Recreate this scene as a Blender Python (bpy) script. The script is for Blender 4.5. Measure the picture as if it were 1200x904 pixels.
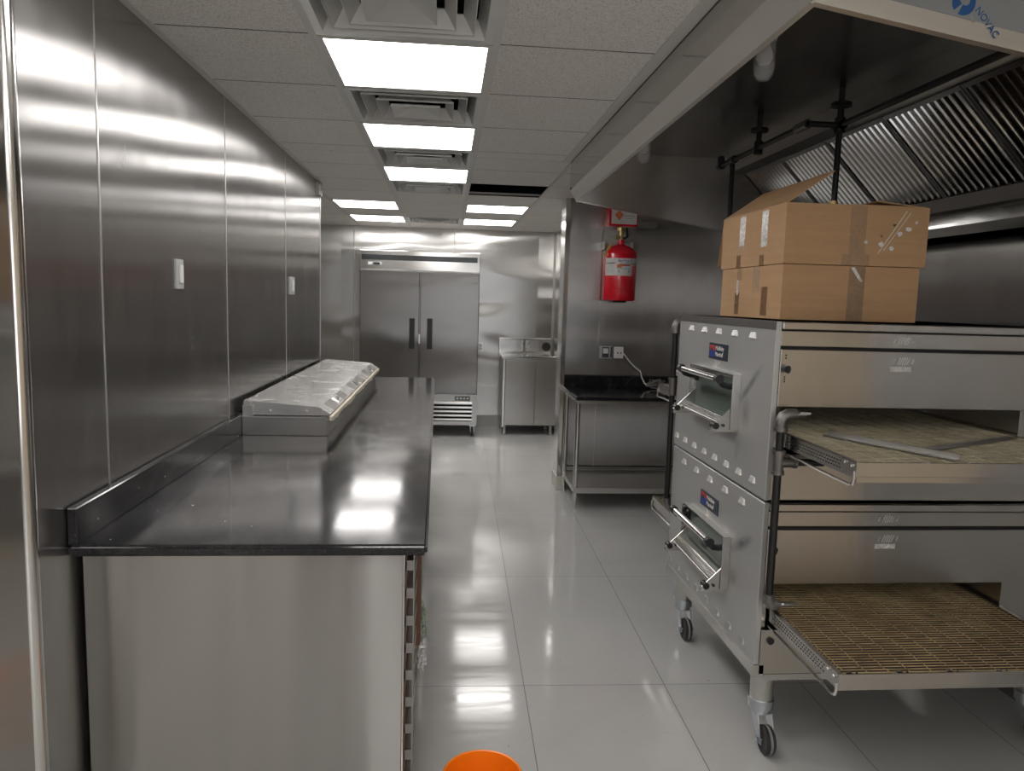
import bpy, bmesh, math, random
from mathutils import Vector, Matrix, noise as mnoise
random.seed(7)
sc = bpy.context.scene
col = sc.collection
for o in list(bpy.data.objects): bpy.data.objects.remove(o, do_unlink=True)

# ------------------------------------------------------------ camera / exposure
F, YAW, PITCH, ROLL, CAMH = 865.0, 0.0910271, 0.1149605, -0.0282394, 1.62
cy, sy, cp, sp = math.cos(YAW), math.sin(YAW), math.cos(PITCH), math.sin(PITCH)
fw = Vector((sy*cp, cy*cp, -sp)); r0 = Vector((cy, -sy, 0)); d0 = fw.cross(r0)
rt = math.cos(ROLL)*r0 + math.sin(ROLL)*d0
dn = -math.sin(ROLL)*r0 + math.cos(ROLL)*d0
cam = bpy.data.cameras.new('camera'); cam.sensor_width = 36; cam.lens = F/1200*36
cam.clip_start = 0.02
cam_o = bpy.data.objects.new('camera', cam); col.objects.link(cam_o)
m = Matrix((( rt.x, -dn.x, -fw.x, 0), (rt.y, -dn.y, -fw.y, 0), (rt.z, -dn.z, -fw.z, CAMH), (0, 0, 0, 1)))
cam_o.matrix_world = m
sc.camera = cam_o
sc.view_settings.view_transform = 'Standard'; sc.view_settings.look = 'None'
sc.view_settings.gamma = 1; sc.view_settings.use_curve_mapping = False
sc.view_settings.exposure = 1.32
LIGHT = 4.1
w = bpy.data.worlds.new('world'); sc.world = w; w.use_nodes = True
w.node_tree.nodes['Background'].inputs[0].default_value = (0.95, 0.97, 1.0, 1)
w.node_tree.nodes['Background'].inputs[1].default_value = 0.9
sc.cycles.max_bounces = 10; sc.cycles.glossy_bounces = 8; sc.cycles.diffuse_bounces = 5
sc.cycles.transmission_bounces = 8; sc.cycles.transparent_max_bounces = 8
sc.cycles.caustics_reflective = True; sc.cycles.caustics_refractive = False
sc.cycles.sample_clamp_indirect = 6
sc.cycles.use_denoising = True

# ------------------------------------------------------------ materials
class N:
    def __init__(s, name):
        s.m = bpy.data.materials.new(name); s.m.use_nodes = True
        s.t = s.m.node_tree; s.b = s.t.nodes['Principled BSDF']
    def n(s, typ, **kw):
        x = s.t.nodes.new('ShaderNode'+typ)
        for k, v in kw.items():
            if k.startswith('i_'):
                key = k[2:]; key = int(key) if key.isdigit() else key.replace('_', ' ')
                x.inputs[key].default_value = v
            else: setattr(x, k, v)
        return x
    def l(s, a, b): s.t.links.new(a, b)
    def math(s, op, a, b=None, clamp=False):
        x = s.t.nodes.new('ShaderNodeMath'); x.operation = op; x.use_clamp = clamp
        for i, v in enumerate((a, b)):
            if v is None: continue
            if isinstance(v, (int, float)): x.inputs[i].default_value = v
            else: s.l(v, x.inputs[i])
        return x.outputs[0]
    def mapr(s, v, a, b, c, d):
        x = s.n('MapRange'); s.l(v, x.inputs[0])
        for i, q in enumerate((a, b, c, d)): x.inputs[i+1].default_value = q
        return x.outputs[0]
    def mix(s, f, a, b):
        x = s.n('Mix', data_type='RGBA')
        s.l(f, x.inputs[0]) if not isinstance(f, float) else setattr(x.inputs[0], 'default_value', f)
        for i, v in ((6, a), (7, b)):
            if isinstance(v, tuple): x.inputs[i].default_value = v if len(v) == 4 else v+(1,)
            else: s.l(v, x.inputs[i])
        return x.outputs[2]
    def pos(s, scale=(1, 1, 1)):
        g = s.n('NewGeometry'); v = s.n('VectorMath', operation='MULTIPLY'); v.inputs[1].default_value = scale
        s.l(g.outputs['Position'], v.inputs[0]); return v.outputs[0]
    def noise(s, vec, scale, detail=3, rough=0.5, dist=0):
        x = s.n('TexNoise'); s.l(vec, x.inputs['Vector'])
        x.inputs['Scale'].default_value = scale; x.inputs['Detail'].default_value = detail
        x.inputs['Roughness'].default_value = rough; x.inputs['Distortion'].default_value = dist
        return x.outputs[0]
    def set(s, **kw):
        for k, v in kw.items():
            i = s.b.inputs[k.replace('_', ' ')]
            if isinstance(v, (int, float, tuple)):
                i.default_value = v+(1,) if isinstance(v, tuple) and len(v) == 3 else v
            else: s.l(v, i)
        return s

def plain(name, c, rough=0.5, metal=0.0, **kw):
    k = N(name); v = k.noise(k.pos(), 9, 4)
    r = k.mapr(v, 0.3, 0.7, max(0.02, rough*0.85), min(1, rough*1.15))
    k.set(Base_Color=c, Roughness=r, Metallic=metal, **kw); return k.m

def steel(name, spread='H', base=(0.56, 0.55, 0.53), rough=0.3, aniso=0.8, wave=0.004, wscale=(0.7, 0.7, 1.6),
          panel=0.0, smudge=0.0, streak=0.25):
    """brushed sheet steel; spread = direction in which the brushing smears reflections"""
    k = N(name)
    g = k.n('NewGeometry')
    if spread:
        cr = k.n('VectorMath', operation='CROSS_PRODUCT')
        k.l(g.outputs['Normal'], cr.inputs[0]); cr.inputs[1].default_value = (0.03, 0.02, 1)
        t = cr.outputs[0]
        if spread == 'V':
            c2 = k.n('VectorMath', operation='CROSS_PRODUCT')
            k.l(g.outputs['Normal'], c2.inputs[0]); k.l(t, c2.inputs[1]); t = c2.outputs[0]
        nm = k.n('VectorMath', operation='NORMALIZE'); k.l(t, nm.inputs[0])
        k.l(nm.outputs[0], k.b.inputs['Tangent'])
        k.set(Anisotropic=aniso)
    p = k.pos(wscale)
    if panel:
        # each sheet buckles on its own
        q = k.n('VectorMath', operation='MULTIPLY_ADD'); s2 = k.n('VectorMath', operation='FLOOR')
        a = k.n('VectorMath', operation='MULTIPLY_ADD'); k.l(g.outputs['Position'], a.inputs[0])
        a.inputs[1].default_value = (1/1.22, 1/1.22, 0); a.inputs[2].default_value = (0.062, 0.173, 0)
        k.l(a.outputs[0], s2.inputs[0]); k.l(s2.outputs[0], q.inputs[0]); q.inputs[1].default_value = (3.7, 5.3, 2.1)
        k.l(p, q.inputs[2]); p = q.outputs[0]
    h = k.noise(p, 1.6, 1.2, 0.45, 0.3)
    bmp = k.n('Bump'); bmp.inputs['Strength'].default_value = 1; bmp.inputs['Distance'].default_value = wave
    k.l(h, bmp.inputs['Height']); k.l(bmp.outputs[0], k.b.inputs['Normal'])
    # handling marks: broad, low in contrast
    rv = k.math('ADD', rough, 0.0); cc = k.mix(0.0, base, base)
    if smudge:
        sf = k.noise(k.pos((2.0, 2.0, 0.7)), 2.8, 4, 0.6, 0.6)
        cc = k.mix(k.mapr(sf, 0.45, 0.85, 0, smudge), cc, (0.80, 0.79, 0.76))
        rv = k.math('ADD', rv, k.mapr(sf, 0.45, 0.85, 0, smudge*0.5))
    k.set(Base_Color=cc, Metallic=1.0, Roughness=rv)
    return k.m

M = {}
M['wall_steel'] = steel('wall_steel', 'H', (0.44, 0.43, 0.42), 0.235, 1.0, 0.004, (0.45, 0.45, 1.3), panel=1, smudge=0.12)
M['far_steel'] = steel('far_steel', 'H', (0.63, 0.62, 0.60), 0.20, 1.0, 0.042, (0.38, 0.38, 1.0), panel=1)
M['steel_h'] = steel('steel_h', 'H', (0.60, 0.59, 0.57), 0.26, 0.93, 0.003)
M['steel_v'] = steel('steel_v', 'V', (0.54, 0.525, 0.50), 0.24, 0.95, 0.004)
M['steel_cab'] = steel('steel_cab', 'V', (0.47, 0.46, 0.44), 0.25, 0.95, 0.020, (2.6, 2.6, 0.25))
M['steel'] = steel('steel', None, (0.58, 0.57, 0.55), 0.28, 0, 0.001)
M['bright_steel'] = steel('bright_steel', None, (0.72, 0.71, 0.69), 0.16, 0, 0.0005)
M['dull_steel'] = steel('dull_steel', None, (0.50, 0.49, 0.475), 0.42, 0, 0.001)
M['hood_steel'] = steel('hood_steel', None, (0.54, 0.53, 0.51), 0.13, 0, 0.0015)
M['hood_inner'] = steel('hood_inner', None, (0.27, 0.26, 0.25), 0.24, 0, 0.006, (1.5, 1.5, 1.5))
M['filter_steel'] = steel('filter_steel', None, (0.42, 0.41, 0.40), 0.12, 0, 0.0005)
M['lip_steel_lit'] = steel('lip_steel_lit', None, (0.70, 0.67, 0.62), 0.42, 0, 0.001)  # paler, warmer steel: reflected light on the lip bands put into colour
M['hood_end'] = steel('hood_end', 'V', (0.46, 0.44, 0.42), 0.26, 0.8, 0.008, (1.5, 1.5, 1.0))
M['filter_frame'] = steel('filter_frame', None, (0.22, 0.215, 0.21), 0.4, 0, 0.0005)
M['fridge_steel'] = steel('fridge_steel', 'H', (0.31, 0.30, 0.29), 0.20, 0.95, 0.008)
M['diffuser'] = plain('diffuser', (0.66, 0.66, 0.64), 0.35, 0.3)
M['rack_steel'] = steel('rack_steel', None, (0.34, 0.32, 0.30), 0.4, 0, 0.0005)
M['zinc'] = steel('zinc', None, (0.60, 0.64, 0.68), 0.30, 0, 0.0005)
M['lid_steel'] = steel('lid_steel', None, (0.66, 0.66, 0.65), 0.24, 0, 0.003, (1.5, 1.5, 1.5), smudge=0.2)
M['chrome'] = plain('chrome', (0.75, 0.74, 0.72), 0.12, 1.0)
M['black_plastic'] = plain('black_plastic', (0.012, 0.012, 0.013), 0.35)
M['black_iron'] = plain('black_iron', (0.010, 0.010, 0.010), 0.38)
M['grey_iron'] = plain('grey_iron', (0.20, 0.19, 0.18), 0.40, 0.8)
M['rubber'] = plain('rubber', (0.02, 0.02, 0.02), 0.5)
M['grey_rubber'] = plain('grey_rubber', (0.25, 0.24, 0.23), 0.6)
M['white_plastic'] = plain('white_plastic', (0.78, 0.78, 0.76), 0.35)
M['grey_plastic'] = plain('grey_plastic', (0.42, 0.43, 0.43), 0.4)
M['white_paper'] = plain('white_paper', (0.74, 0.72, 0.71), 0.5)
M['print_grey'] = plain('print_grey', (0.42, 0.43, 0.45), 0.6)
M['print_dark'] = plain('print_dark', (0.05, 0.05, 0.06), 0.5)
M['print_blue'] = plain('print_blue', (0.03, 0.07, 0.40), 0.5)
M['film_blue'] = plain('film_blue', (0.012, 0.085, 0.27), 0.4)
M['print_orange'] = plain('print_orange', (0.75, 0.22, 0.08), 0.5)
M['print_green'] = plain('print_green', (0.45, 0.58, 0.52), 0.6)
M['print_red'] = plain('print_red', (0.55, 0.05, 0.06), 0.5)
M['red_paint'] = plain('red_paint', (0.74, 0.004, 0.022), 0.22, 0, Coat_Weight=0.6, Coat_Roughness=0.08)
M['brass'] = plain('brass', (0.62, 0.45, 0.20), 0.3, 1.0)
M['yellow_tag'] = plain('yellow_tag', (0.72, 0.45, 0.10), 0.5)
M['orange_plastic'] = plain('orange_plastic', (0.95, 0.23, 0.008), 0.32)
M['dark_void'] = plain('dark_void', (0.012, 0.012, 0.012), 0.9)
M['behind_paint'] = plain('behind_paint', (0.42, 0.40, 0.38), 0.6)
M['tan_reflector'] = plain('tan_reflector', (0.60, 0.50, 0.38), 0.6)
M['rear_paint'] = plain('rear_paint', (0.66, 0.64, 0.60), 0.6)
M['added_door_brown'] = plain('added_door_brown', (0.09, 0.04, 0.04), 0.45)
M['cardboard_edge'] = plain('cardboard_edge', (0.20, 0.12, 0.06), 0.9)
M['rack_brown'] = plain('rack_brown', (0.16, 0.085, 0.05), 0.5)
M['sealant'] = plain('sealant', (0.72, 0.66, 0.54), 0.6)
M['badge'] = plain('badge', (0.02, 0.03, 0.045), 0.35)
M['cream_tile'] = plain('cream_tile', (0.55, 0.53, 0.47), 0.4)
M['concrete'] = plain('concrete', (0.03, 0.03, 0.03), 0.9)
M['wire'] = plain('wire', (0.16, 0.15, 0.14), 0.5)
M['base_tile'] = plain('base_tile', (0.42, 0.42, 0.41), 0.35)

def mk_ceiling():
    k = N('ceiling_tile'); p = k.pos()
    a = k.noise(p, 150, 2, 0.6); b = k.noise(p, 330, 2, 0.6); c = k.noise(p, 2.2, 2)
    f = k.math('ADD', k.mapr(a, 0.53, 0.63, 0, 0.6), k.mapr(b, 0.53, 0.63, 0, 0.5), True)
    base = k.mix(k.mapr(c, 0.3, 0.7, 0, 1), (0.84, 0.815, 0.775), (0.88, 0.855, 0.815))
    k.set(Base_Color=k.mix(f, base, (0.50, 0.47, 0.43)), Roughness=0.9)
    bmp = k.n('Bump'); bmp.inputs['Strength'].default_value = 0.4; bmp.inputs['Distance'].default_value = 0.002
    bmp.invert = True; k.l(f, bmp.inputs['Height']); k.l(bmp.outputs[0], k.b.inputs['Normal'])
    return k.m
M['ceiling_tile'] = mk_ceiling()
M['reveal_shade'] = plain('reveal_shade', (0.10, 0.095, 0.09), 0.8)
M['tee'] = plain('tee', (0.66, 0.65, 0.62), 0.5)

def mk_floor():
    k = N('floor_tile')
    g = k.n('NewGeometry'); mp = k.n('Mapping', vector_type='POINT')
    k.l(g.outputs['Position'], mp.inputs[0])
    ang = 0.0185
    mp.inputs['Rotation'].default_value = (0, 0, ang)
    # mapped = R(ang) * p ; a joint passes X=.355,Y=2.94
    c_, s_ = math.cos(ang), math.sin(ang)
    ox = c_*0.355 - s_*2.94; oy = s_*0.355 + c_*2.94
    mp.inputs['Location'].default_value = (-ox, -oy, 0)
    sx = k.n('SeparateXYZ'); k.l(mp.outputs[0], sx.inputs[0])
    PX, PY = 0.604, 1.24
    def dist(o, P):
        f = k.math('FRACT', k.math('DIVIDE', o, P)); f = k.math('ABSOLUTE', k.math('SUBTRACT', f, 0.5))
        return k.math('MULTIPLY', k.math('SUBTRACT', 0.5, f), P)
    d = k.math('MINIMUM', dist(sx.outputs[0], PX), dist(sx.outputs[1], PY))
    line = k.mapr(d, 0.0012, 0.0022, 1, 0)
    # per tile tint
    fl = k.n('CombineXYZ')
    k.l(k.math('FLOOR', k.math('DIVIDE', sx.outputs[0], PX)), fl.inputs[0]); k.l(k.math('FLOOR', k.math('DIVIDE', sx.outputs[1], PY)), fl.inputs[1])
    wn = k.n('TexWhiteNoise', noise_dimensions='3D'); k.l(fl.outputs[0], wn.inputs[0])
    p = k.pos()
    dirt = k.noise(p, 1.3, 5, 0.6, 0.8); fine = k.noise(k.pos((1, 2.5, 1)), 9, 5, 0.65, 1.2)
    smear = k.noise(k.pos((0.7, 4, 1)), 2.2, 4, 0.6, 1.5)
    base = k.mix(k.mapr(dirt, 0.3, 0.7, 0, 1), (0.42, 0.42, 0.408), (0.48, 0.48, 0.466))
    base = k.mix(k.math('MULTIPLY', wn.outputs[0], 0.25), base, (0.56, 0.56, 0.545))
    base = k.mix(k.mapr(fine, 0.60, 0.78, 0, 0.22), base, (0.36, 0.35, 0.34))
    spots = k.noise(p, 34, 2, 0.5)
    base = k.mix(k.mapr(spots, 0.73, 0.76, 0, 0.5), base, (0.28, 0.27, 0.26))
    base = k.mix(line, base, (0.10, 0.10, 0.095))
    rough = k.math('ADD', k.mapr(smear, 0.35, 0.75, 0.06, 0.17), k.math('MULTIPLY', line, 0.3))
    k.set(Base_Color=base, Roughness=rough, IOR=1.55)
    return k.m
M['floor_tile'] = mk_floor()

def mk_granite():
    k = N('black_granite'); p = k.pos()
    v = k.n('TexVoronoi'); k.l(p, v.inputs['Vector']); v.inputs['Scale'].default_value = 420
    sp1 = k.noise(p, 300, 2, 0.6); sp2 = k.noise(p, 900, 2, 0.6)
    dust = k.noise(k.pos((1, 0.6, 1)), 5, 6, 0.7, 1.0); crumbs = k.noise(p, 60, 1, 0.4)
    f = k.mapr(sp1, 0.56, 0.70, 0, 1); f2 = k.mapr(sp2, 0.6, 0.72, 0, 0.6)
    b = k.mix(f, (0.008, 0.008, 0.010), (0.045, 0.045, 0.05)); b = k.mix(f2, b, (0.12, 0.12, 0.125))
    b = k.mix(k.mapr(dust, 0.55, 0.85, 0, 0.16), b, (0.30, 0.29, 0.28))
    b = k.mix(k.mapr(crumbs, 0.80, 0.82, 0, 1), b, (0.6, 0.58, 0.55))
    k.set(Base_Color=b, Roughness=k.math('ADD', k.mapr(dust, 0.4, 0.85, 0.06, 0.15), k.mapr(sp1, 0.4, 0.7, 0, 0.10)), IOR=1.55)
    return k.m
M['granite'] = mk_granite()

def mk_cardboard():
    k = N('cardboard'); p = k.pos()
    a = k.noise(k.pos((1, 1, 14)), 3, 4, 0.6); b = k.noise(p, 2.5, 4, 0.6, 0.5); c = k.noise(p, 80, 2)
    base = k.mix(k.mapr(a, 0.3, 0.7, 0, 1), (0.47, 0.285, 0.145), (0.53, 0.325, 0.17))
    base = k.mix(k.mapr(b, 0.5, 0.8, 0, 0.35), base, (0.33, 0.19, 0.09))
    base = k.mix(k.mapr(c, 0.6, 0.8, 0, 0.2), base, (0.30, 0.18, 0.09))
    k.set(Base_Color=base, Roughness=0.75); return k.m
M['cardboard'] = mk_cardboard()

def mk_tape(name, c, alpha):
    k = N(name); v = k.noise(k.pos((1, 1, 1)), 40, 4, 0.6, 1.5)
    k.set(Base_Color=c, Roughness=k.mapr(v, 0.3, 0.7, 0.08, 0.3), Alpha=k.mapr(v, 0.35, 0.7, alpha*0.6, min(1, alpha*1.4)))
    return k.m
M['tape'] = mk_tape('tape', (0.62, 0.50, 0.38), 0.22)
M['brown_tape'] = mk_tape('brown_tape', (0.36, 0.20, 0.10), 0.28)
M['white_tape'] = mk_tape('white_tape', (0.85, 0.82, 0.78), 0.8)
M['clear_plastic'] = mk_tape('clear_plastic', (0.85, 0.86, 0.87), 0.5)
M['green_plastic'] = mk_tape('green_plastic', (0.42, 0.52, 0.40), 0.75)
M['pink_plastic'] = mk_tape('pink_plastic', (0.74, 0.60, 0.60), 0.8)

def mk_belt(name, c1, c2, c3):
    k = N(name); p = k.pos()
    a = k.noise(p, 5, 4, 0.6); b = k.noise(k.pos((8, 60, 1)), 2, 3, 0.6)
    c = k.mix(k.mapr(a, 0.35, 0.65, 0, 1), c1, c2); c = k.mix(k.mapr(b, 0.45, 0.7, 0, 0.7), c, c3)
    k.set(Base_Color=c, Metallic=0.5, Roughness=0.4); return k.m
M['belt_brown'] = mk_belt('belt_brown', (0.40, 0.29, 0.16), (0.60, 0.47, 0.27), (0.15, 0.10, 0.06))
M['belt_pale'] = mk_belt('belt_pale', (0.60, 0.55, 0.39), (0.76, 0.71, 0.54), (0.34, 0.30, 0.20))
M['crumb_pan'] = plain('crumb_pan', (0.07, 0.055, 0.04), 0.6, 0.4)

def mk_oven_panel():
    k = N('oven_panel'); g = k.n('NewGeometry'); sx = k.n('SeparateXYZ'); k.l(g.outputs['Position'], sx.inputs[0])
    def blob(y, z, ry, rz, tilt):
        dy = k.math('SUBTRACT', sx.outputs[1], y); dz = k.math('SUBTRACT', sx.outputs[2], z)
        c, s = math.cos(tilt), math.sin(tilt)
        u = k.math('ADD', k.math('MULTIPLY', dy, c), k.math('MULTIPLY', dz, s))
        v = k.math('SUBTRACT', k.math('MULTIPLY', dz, c), k.math('MULTIPLY', dy, s))
        r = k.math('ADD', k.math('POWER', k.math('DIVIDE', u, ry), 2), k.math('POWER', k.math('DIVIDE', v, rz), 2))
        return k.mapr(k.math('SQRT', r), 0.15, 1, 1, 0)
    n = k.noise(k.pos(), 14, 5, 0.65, 1.0)
    soot = k.math('MAXIMUM', k.math('MAXIMUM', blob(2.62, 1.33, 0.15, 0.022, -0.7), blob(2.60, 0.735, 0.13, 0.028, -0.5)),
                  k.math('MAXIMUM', k.math('MULTIPLY', blob(2.64, 1.22, 0.05, 0.08, 0), 0.7), k.math('MULTIPLY', blob(2.66, 0.58, 0.06, 0.035, -0.5), 0.6)))
    soot = k.math('MULTIPLY', soot, k.mapr(n, 0.3, 0.6, 0.35, 0.95))
    base = k.mix(k.mapr(k.noise(k.pos((1, 1, 1)), 3, 3), 0.3, 0.7, 0, 1), (0.46, 0.465, 0.46), (0.51, 0.51, 0.50))
    base = k.mix(k.mapr(soot, 0, 1, 0, 0.85), base, (0.10, 0.10, 0.11))
    k.set(Base_Color=base, Metallic=0.55, Roughness=0.42); return k.m
M['oven_panel'] = mk_oven_panel()
M['louver'] = plain('louver', (0.66, 0.65, 0.63), 0.35, 0.3)
M['oven_glass'] = plain('oven_glass', (0.10, 0.13, 0.115), 0.06, 0.0, IOR=1.6)
M['clear_glass'] = plain('clear_glass', (0.8, 0.8, 0.8), 0.04, 0.0, Alpha=0.22, IOR=1.5)
M['display'] = plain('display', (0.03, 0.035, 0.035), 0.2)
M['film'] = plain('film', (0.30, 0.32, 0.33), 0.38, 0.3)

def mk_lens():
    k = N('light_lens'); v = k.noise(k.pos(), 6, 4)
    k.set(Base_Color=(0.9, 0.9, 0.9), Roughness=0.4, Emission_Color=(1.0, 0.965, 0.94),
          Emission_Strength=k.mapr(v, 0.3, 0.7, LIGHT*0.97, LIGHT*1.03)); return k.m
M['lens'] = mk_lens()

# ------------------------------------------------------------ mesh helpers
origin = {}
class B:
    """collects shapes given in room coordinates; done() links them as one mesh object"""
    def __init__(s): s.bm = bmesh.new()
    def box(s, x0, x1, y0, y1, z0, z1, bev=0.0, seg=1):
        vs = [s.bm.verts.new((x, y, z)) for x in (x0, x1) for y in (y0, y1) for z in (z0, z1)]
        fs = [s.bm.faces.new([vs[i] for i in q]) for q in ((0, 1, 3, 2), (4, 6, 7, 5), (0, 4, 5, 1), (2, 3, 7, 6), (0, 2, 6, 4), (1, 5, 7, 3))]
        if bev:
            es = list({e for f in fs for e in f.edges})
            bmesh.ops.bevel(s.bm, geom=es, offset=bev, segments=seg, affect='EDGES', profile=0.5)
        return s
    def hexa(s, p):
        """8 corners: 4 bottom (ccw) then 4 top"""
        vs = [s.bm.verts.new(q) for q in p]
        for q in ((3, 2, 1, 0), (4, 5, 6, 7), (0, 1, 5, 4), (1, 2, 6, 5), (2, 3, 7, 6), (3, 0, 4, 7)): s.bm.faces.new([vs[i] for i in q])
        return s
    def slab(s, pts, t):
        """flat polygon thickened by t along its normal"""
        p = [Vector(q) for q in pts]; n = (p[1]-p[0]).cross(p[-1]-p[0]).normalized()*t
        a = [s.bm.verts.new(q) for q in p]; b = [s.bm.verts.new(q+n) for q in p]; k = len(p)
        s.bm.faces.new(a[::-1]); s.bm.faces.new(b)
        for i in range(k): s.bm.faces.new([a[i], a[(i+1) % k], b[(i+1) % k], b[i]])
        return s
    def prism(s, poly, axis, a0, a1):
        """poly in the two other axes (order x,y,z without axis)"""
        def P(u, v, w): return {'x': (w, u, v), 'y': (u, w, v), 'z': (u, v, w)}[axis]
        a = [s.bm.verts.new(P(u, v, a0)) for u, v in poly]; b = [s.bm.verts.new(P(u, v, a1)) for u, v in poly]; k = len(poly)
        s.bm.faces.new(a); s.bm.faces.new(b[::-1])
        for i in range(k): s.bm.faces.new([a[i], b[i], b[(i+1) % k], a[(i+1) % k]])
        return s
    def ring(s, c, u, v, r, seg):
        return [s.bm.verts.new(c + u*(r*math.cos(2*math.pi*i/seg)) + v*(r*math.sin(2*math.pi*i/seg))) for i in range(seg)]
    def cyl(s, p0, p1, r, r2=None, seg=16, cap=True):
        p0, p1 = Vector(p0), Vector(p1); d = (p1-p0).normalized()
        u = d.orthogonal().normalized(); v = d.cross(u)
        a = s.ring(p0, u, v, r, seg); b = s.ring(p1, u, v, r if r2 is None else r2, seg)
        for i in range(seg): s.bm.faces.new([a[i], a[(i+1) % seg], b[(i+1) % seg], b[i]]).smooth = seg > 5
        if cap: s.bm.faces.new(a[::-1]); s.bm.faces.new(b)
        return s
    def tube(s, pts, r, seg=10):
        """swept round bar through pts"""
        P = [Vector(q) for q in pts]; rings = []; u = None
        for i, p in enumerate(P):
            d = ((P[i+1]-P[i]).normalized() if i < len(P)-1 else Vector()) + ((P[i]-P[i-1]).normalized() if i else Vector())
            d.normalize()
            if u is None: u = d.orthogonal().normalized()
            u = (u - d*u.dot(d)).normalized(); v = d.cross(u)
            k = 1.0
            if 0 < i < len(P)-1: k = 1/max(0.5, d.dot((P[i]-P[i-1]).normalized()))
            rings.append(s.ring(p, u, v, r*(1 if k < 1.01 else min(k, 1.3)), seg))
        for a, b in zip(rings, rings[1:]):
            for i in range(seg): s.bm.faces.new([a[i], a[(i+1) % seg], b[(i+1) % seg], b[i]]).smooth = True
        s.bm.faces.new(rings[0][::-1]); s.bm.faces.new(rings[-1]); return s
    def lathe(s, prof, c, axis='z', seg=32, sharp=40):
        """prof = (r, h) list; r=0 closes"""
        c = Vector(c)
        ax = {'x': (Vector((0, 1, 0)), Vector((0, 0, 1)), Vector((1, 0, 0))), 'y': (Vector((0, 0, 1)), Vector((1, 0, 0)), Vector((0, 1, 0))),
              'z': (Vector((1, 0, 0)), Vector((0, 1, 0)), Vector((0, 0, 1)))}[axis]
        prev = None
        for r, h in prof:
            o = c + ax[2]*h
            cur = [s.bm.verts.new(o)] if r < 1e-6 else s.ring(o, ax[0], ax[1], r, seg)
            if prev:
                if len(prev) == 1 and len(cur) > 1:
                    for i in range(seg): s.bm.faces.new([prev[0], cur[(i+1) % seg], cur[i]]).smooth = True
                elif len(cur) == 1 and len(prev) > 1:
                    for i in range(seg): s.bm.faces.new([prev[i], prev[(i+1) % seg], cur[0]]).smooth = True
                elif len(cur) > 1:
                    for i in range(seg): s.bm.faces.new([prev[i], prev[(i+1) % seg], cur[(i+1) % seg], cur[i]]).smooth = True
            prev = cur
        return s
    def blob(s, c, r, seed=0, sub=3, amp=0.35, fr=6.0):
        g = bmesh.ops.create_icosphere(s.bm, subdivisions=sub, radius=1)
        for v in g['verts']:
            d = v.co.copy(); n = mnoise.noise(d*fr*0.35+Vector((seed, 0, 0)))*amp + mnoise.noise(d*fr+Vector((0, seed, 0)))*amp*0.6
            v.co = Vector(c) + Vector((d.x*r[0], d.y*r[1], d.z*r[2]))*(1+n)
        for f in s.bm.faces: f.smooth = True
        return s
    def done(s, name, mat, parent=None, loc=None, label=None, kind=None, recalc=True):
        if recalc: bmesh.ops.recalc_face_normals(s.bm, faces=s.bm.faces)
        for ed in s.bm.edges:      # round sides shade smooth, their rims stay hard
            f = ed.link_faces
            if len(f) != 2 or not (f[0].smooth and f[1].smooth) or f[0].normal.angle(f[1].normal, 0) > 0.75: ed.smooth = False
        org = origin[parent.name] if parent is not None else Vector(loc or (0, 0, 0))
        bmesh.ops.translate(s.bm, verts=s.bm.verts, vec=-org)
        me = bpy.data.meshes.new(name); s.bm.to_mesh(me); s.bm.free()
        me.materials.append(M[mat])
        o = bpy.data.objects.new(name, me); col.objects.link(o)
        if parent is not None: o.parent = parent
        else: o.location = org
        origin[o.name] = org
        if label: o['label'] = label
        if kind: o['kind'] = kind
        return o

def tag(o, label, cat, group=None):
    o['label'] = label; o['category'] = cat
    if group: o['group'] = group
    return o
def thing(name, label, cat, loc, group=None):
    o = bpy.data.objects.new(name, None); o.empty_display_size = 0.1; col.objects.link(o); o.location = loc
    origin[o.name] = Vector(loc); return tag(o, label, cat, group)
def struct(b, name, mat): return b.done(name, mat, kind='structure')
def copy_tree(o, parent=None):
    c = o.copy(); col.objects.link(c)
    if parent is not None: c.parent = parent
    for ch in list(o.children): copy_tree(ch, c)
    return c
def lettering(name, text, size, o, u, v, mat, parent, depth=0.0008, align='LEFT', shear=0.0, bold=0.0):
    """text lying in the plane through o with reading direction u and up direction v"""
    cu = bpy.data.curves.new('letters', 'FONT'); cu.body = text; cu.size = size; cu.extrude = depth; cu.align_x = align
    cu.shear = shear; cu.offset = bold; cu.resolution_u = 3
    t = bpy.data.objects.new('letters', cu); col.objects.link(t)
    dg = bpy.context.evaluated_depsgraph_get(); dg.update()
    me = bpy.data.meshes.new_from_object(t.evaluated_get(dg)); bpy.data.objects.remove(t)
    u, v = Vector(u).normalized(), Vector(v).normalized(); n = u.cross(v)
    mt = Matrix(((u.x, v.x, n.x, o[0]), (u.y, v.y, n.y, o[1]), (u.z, v.z, n.z, o[2]), (0, 0, 0, 1)))
    me.transform(mt); me.transform(Matrix.Translation(-origin[parent.name]))
    me.materials.clear(); me.materials.append(M[mat])
    ob = bpy.data.objects.new(name, me); col.objects.link(ob); ob.parent = parent; origin[ob.name] = origin[parent.name]
    return ob

# ------------------------------------------------------------ the room
CZ = 2.475            # ceiling
XL, XR, YF, YB = -0.985, 2.42, 9.35, -3.2
G = 0.61; GX0, GY0 = -0.457, 2.61
b = B(); b.box(-3.2, 2.6, -3.4, 9.55, -0.1, 0.0); struct(b, 'floor', 'floor_tile')

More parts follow.
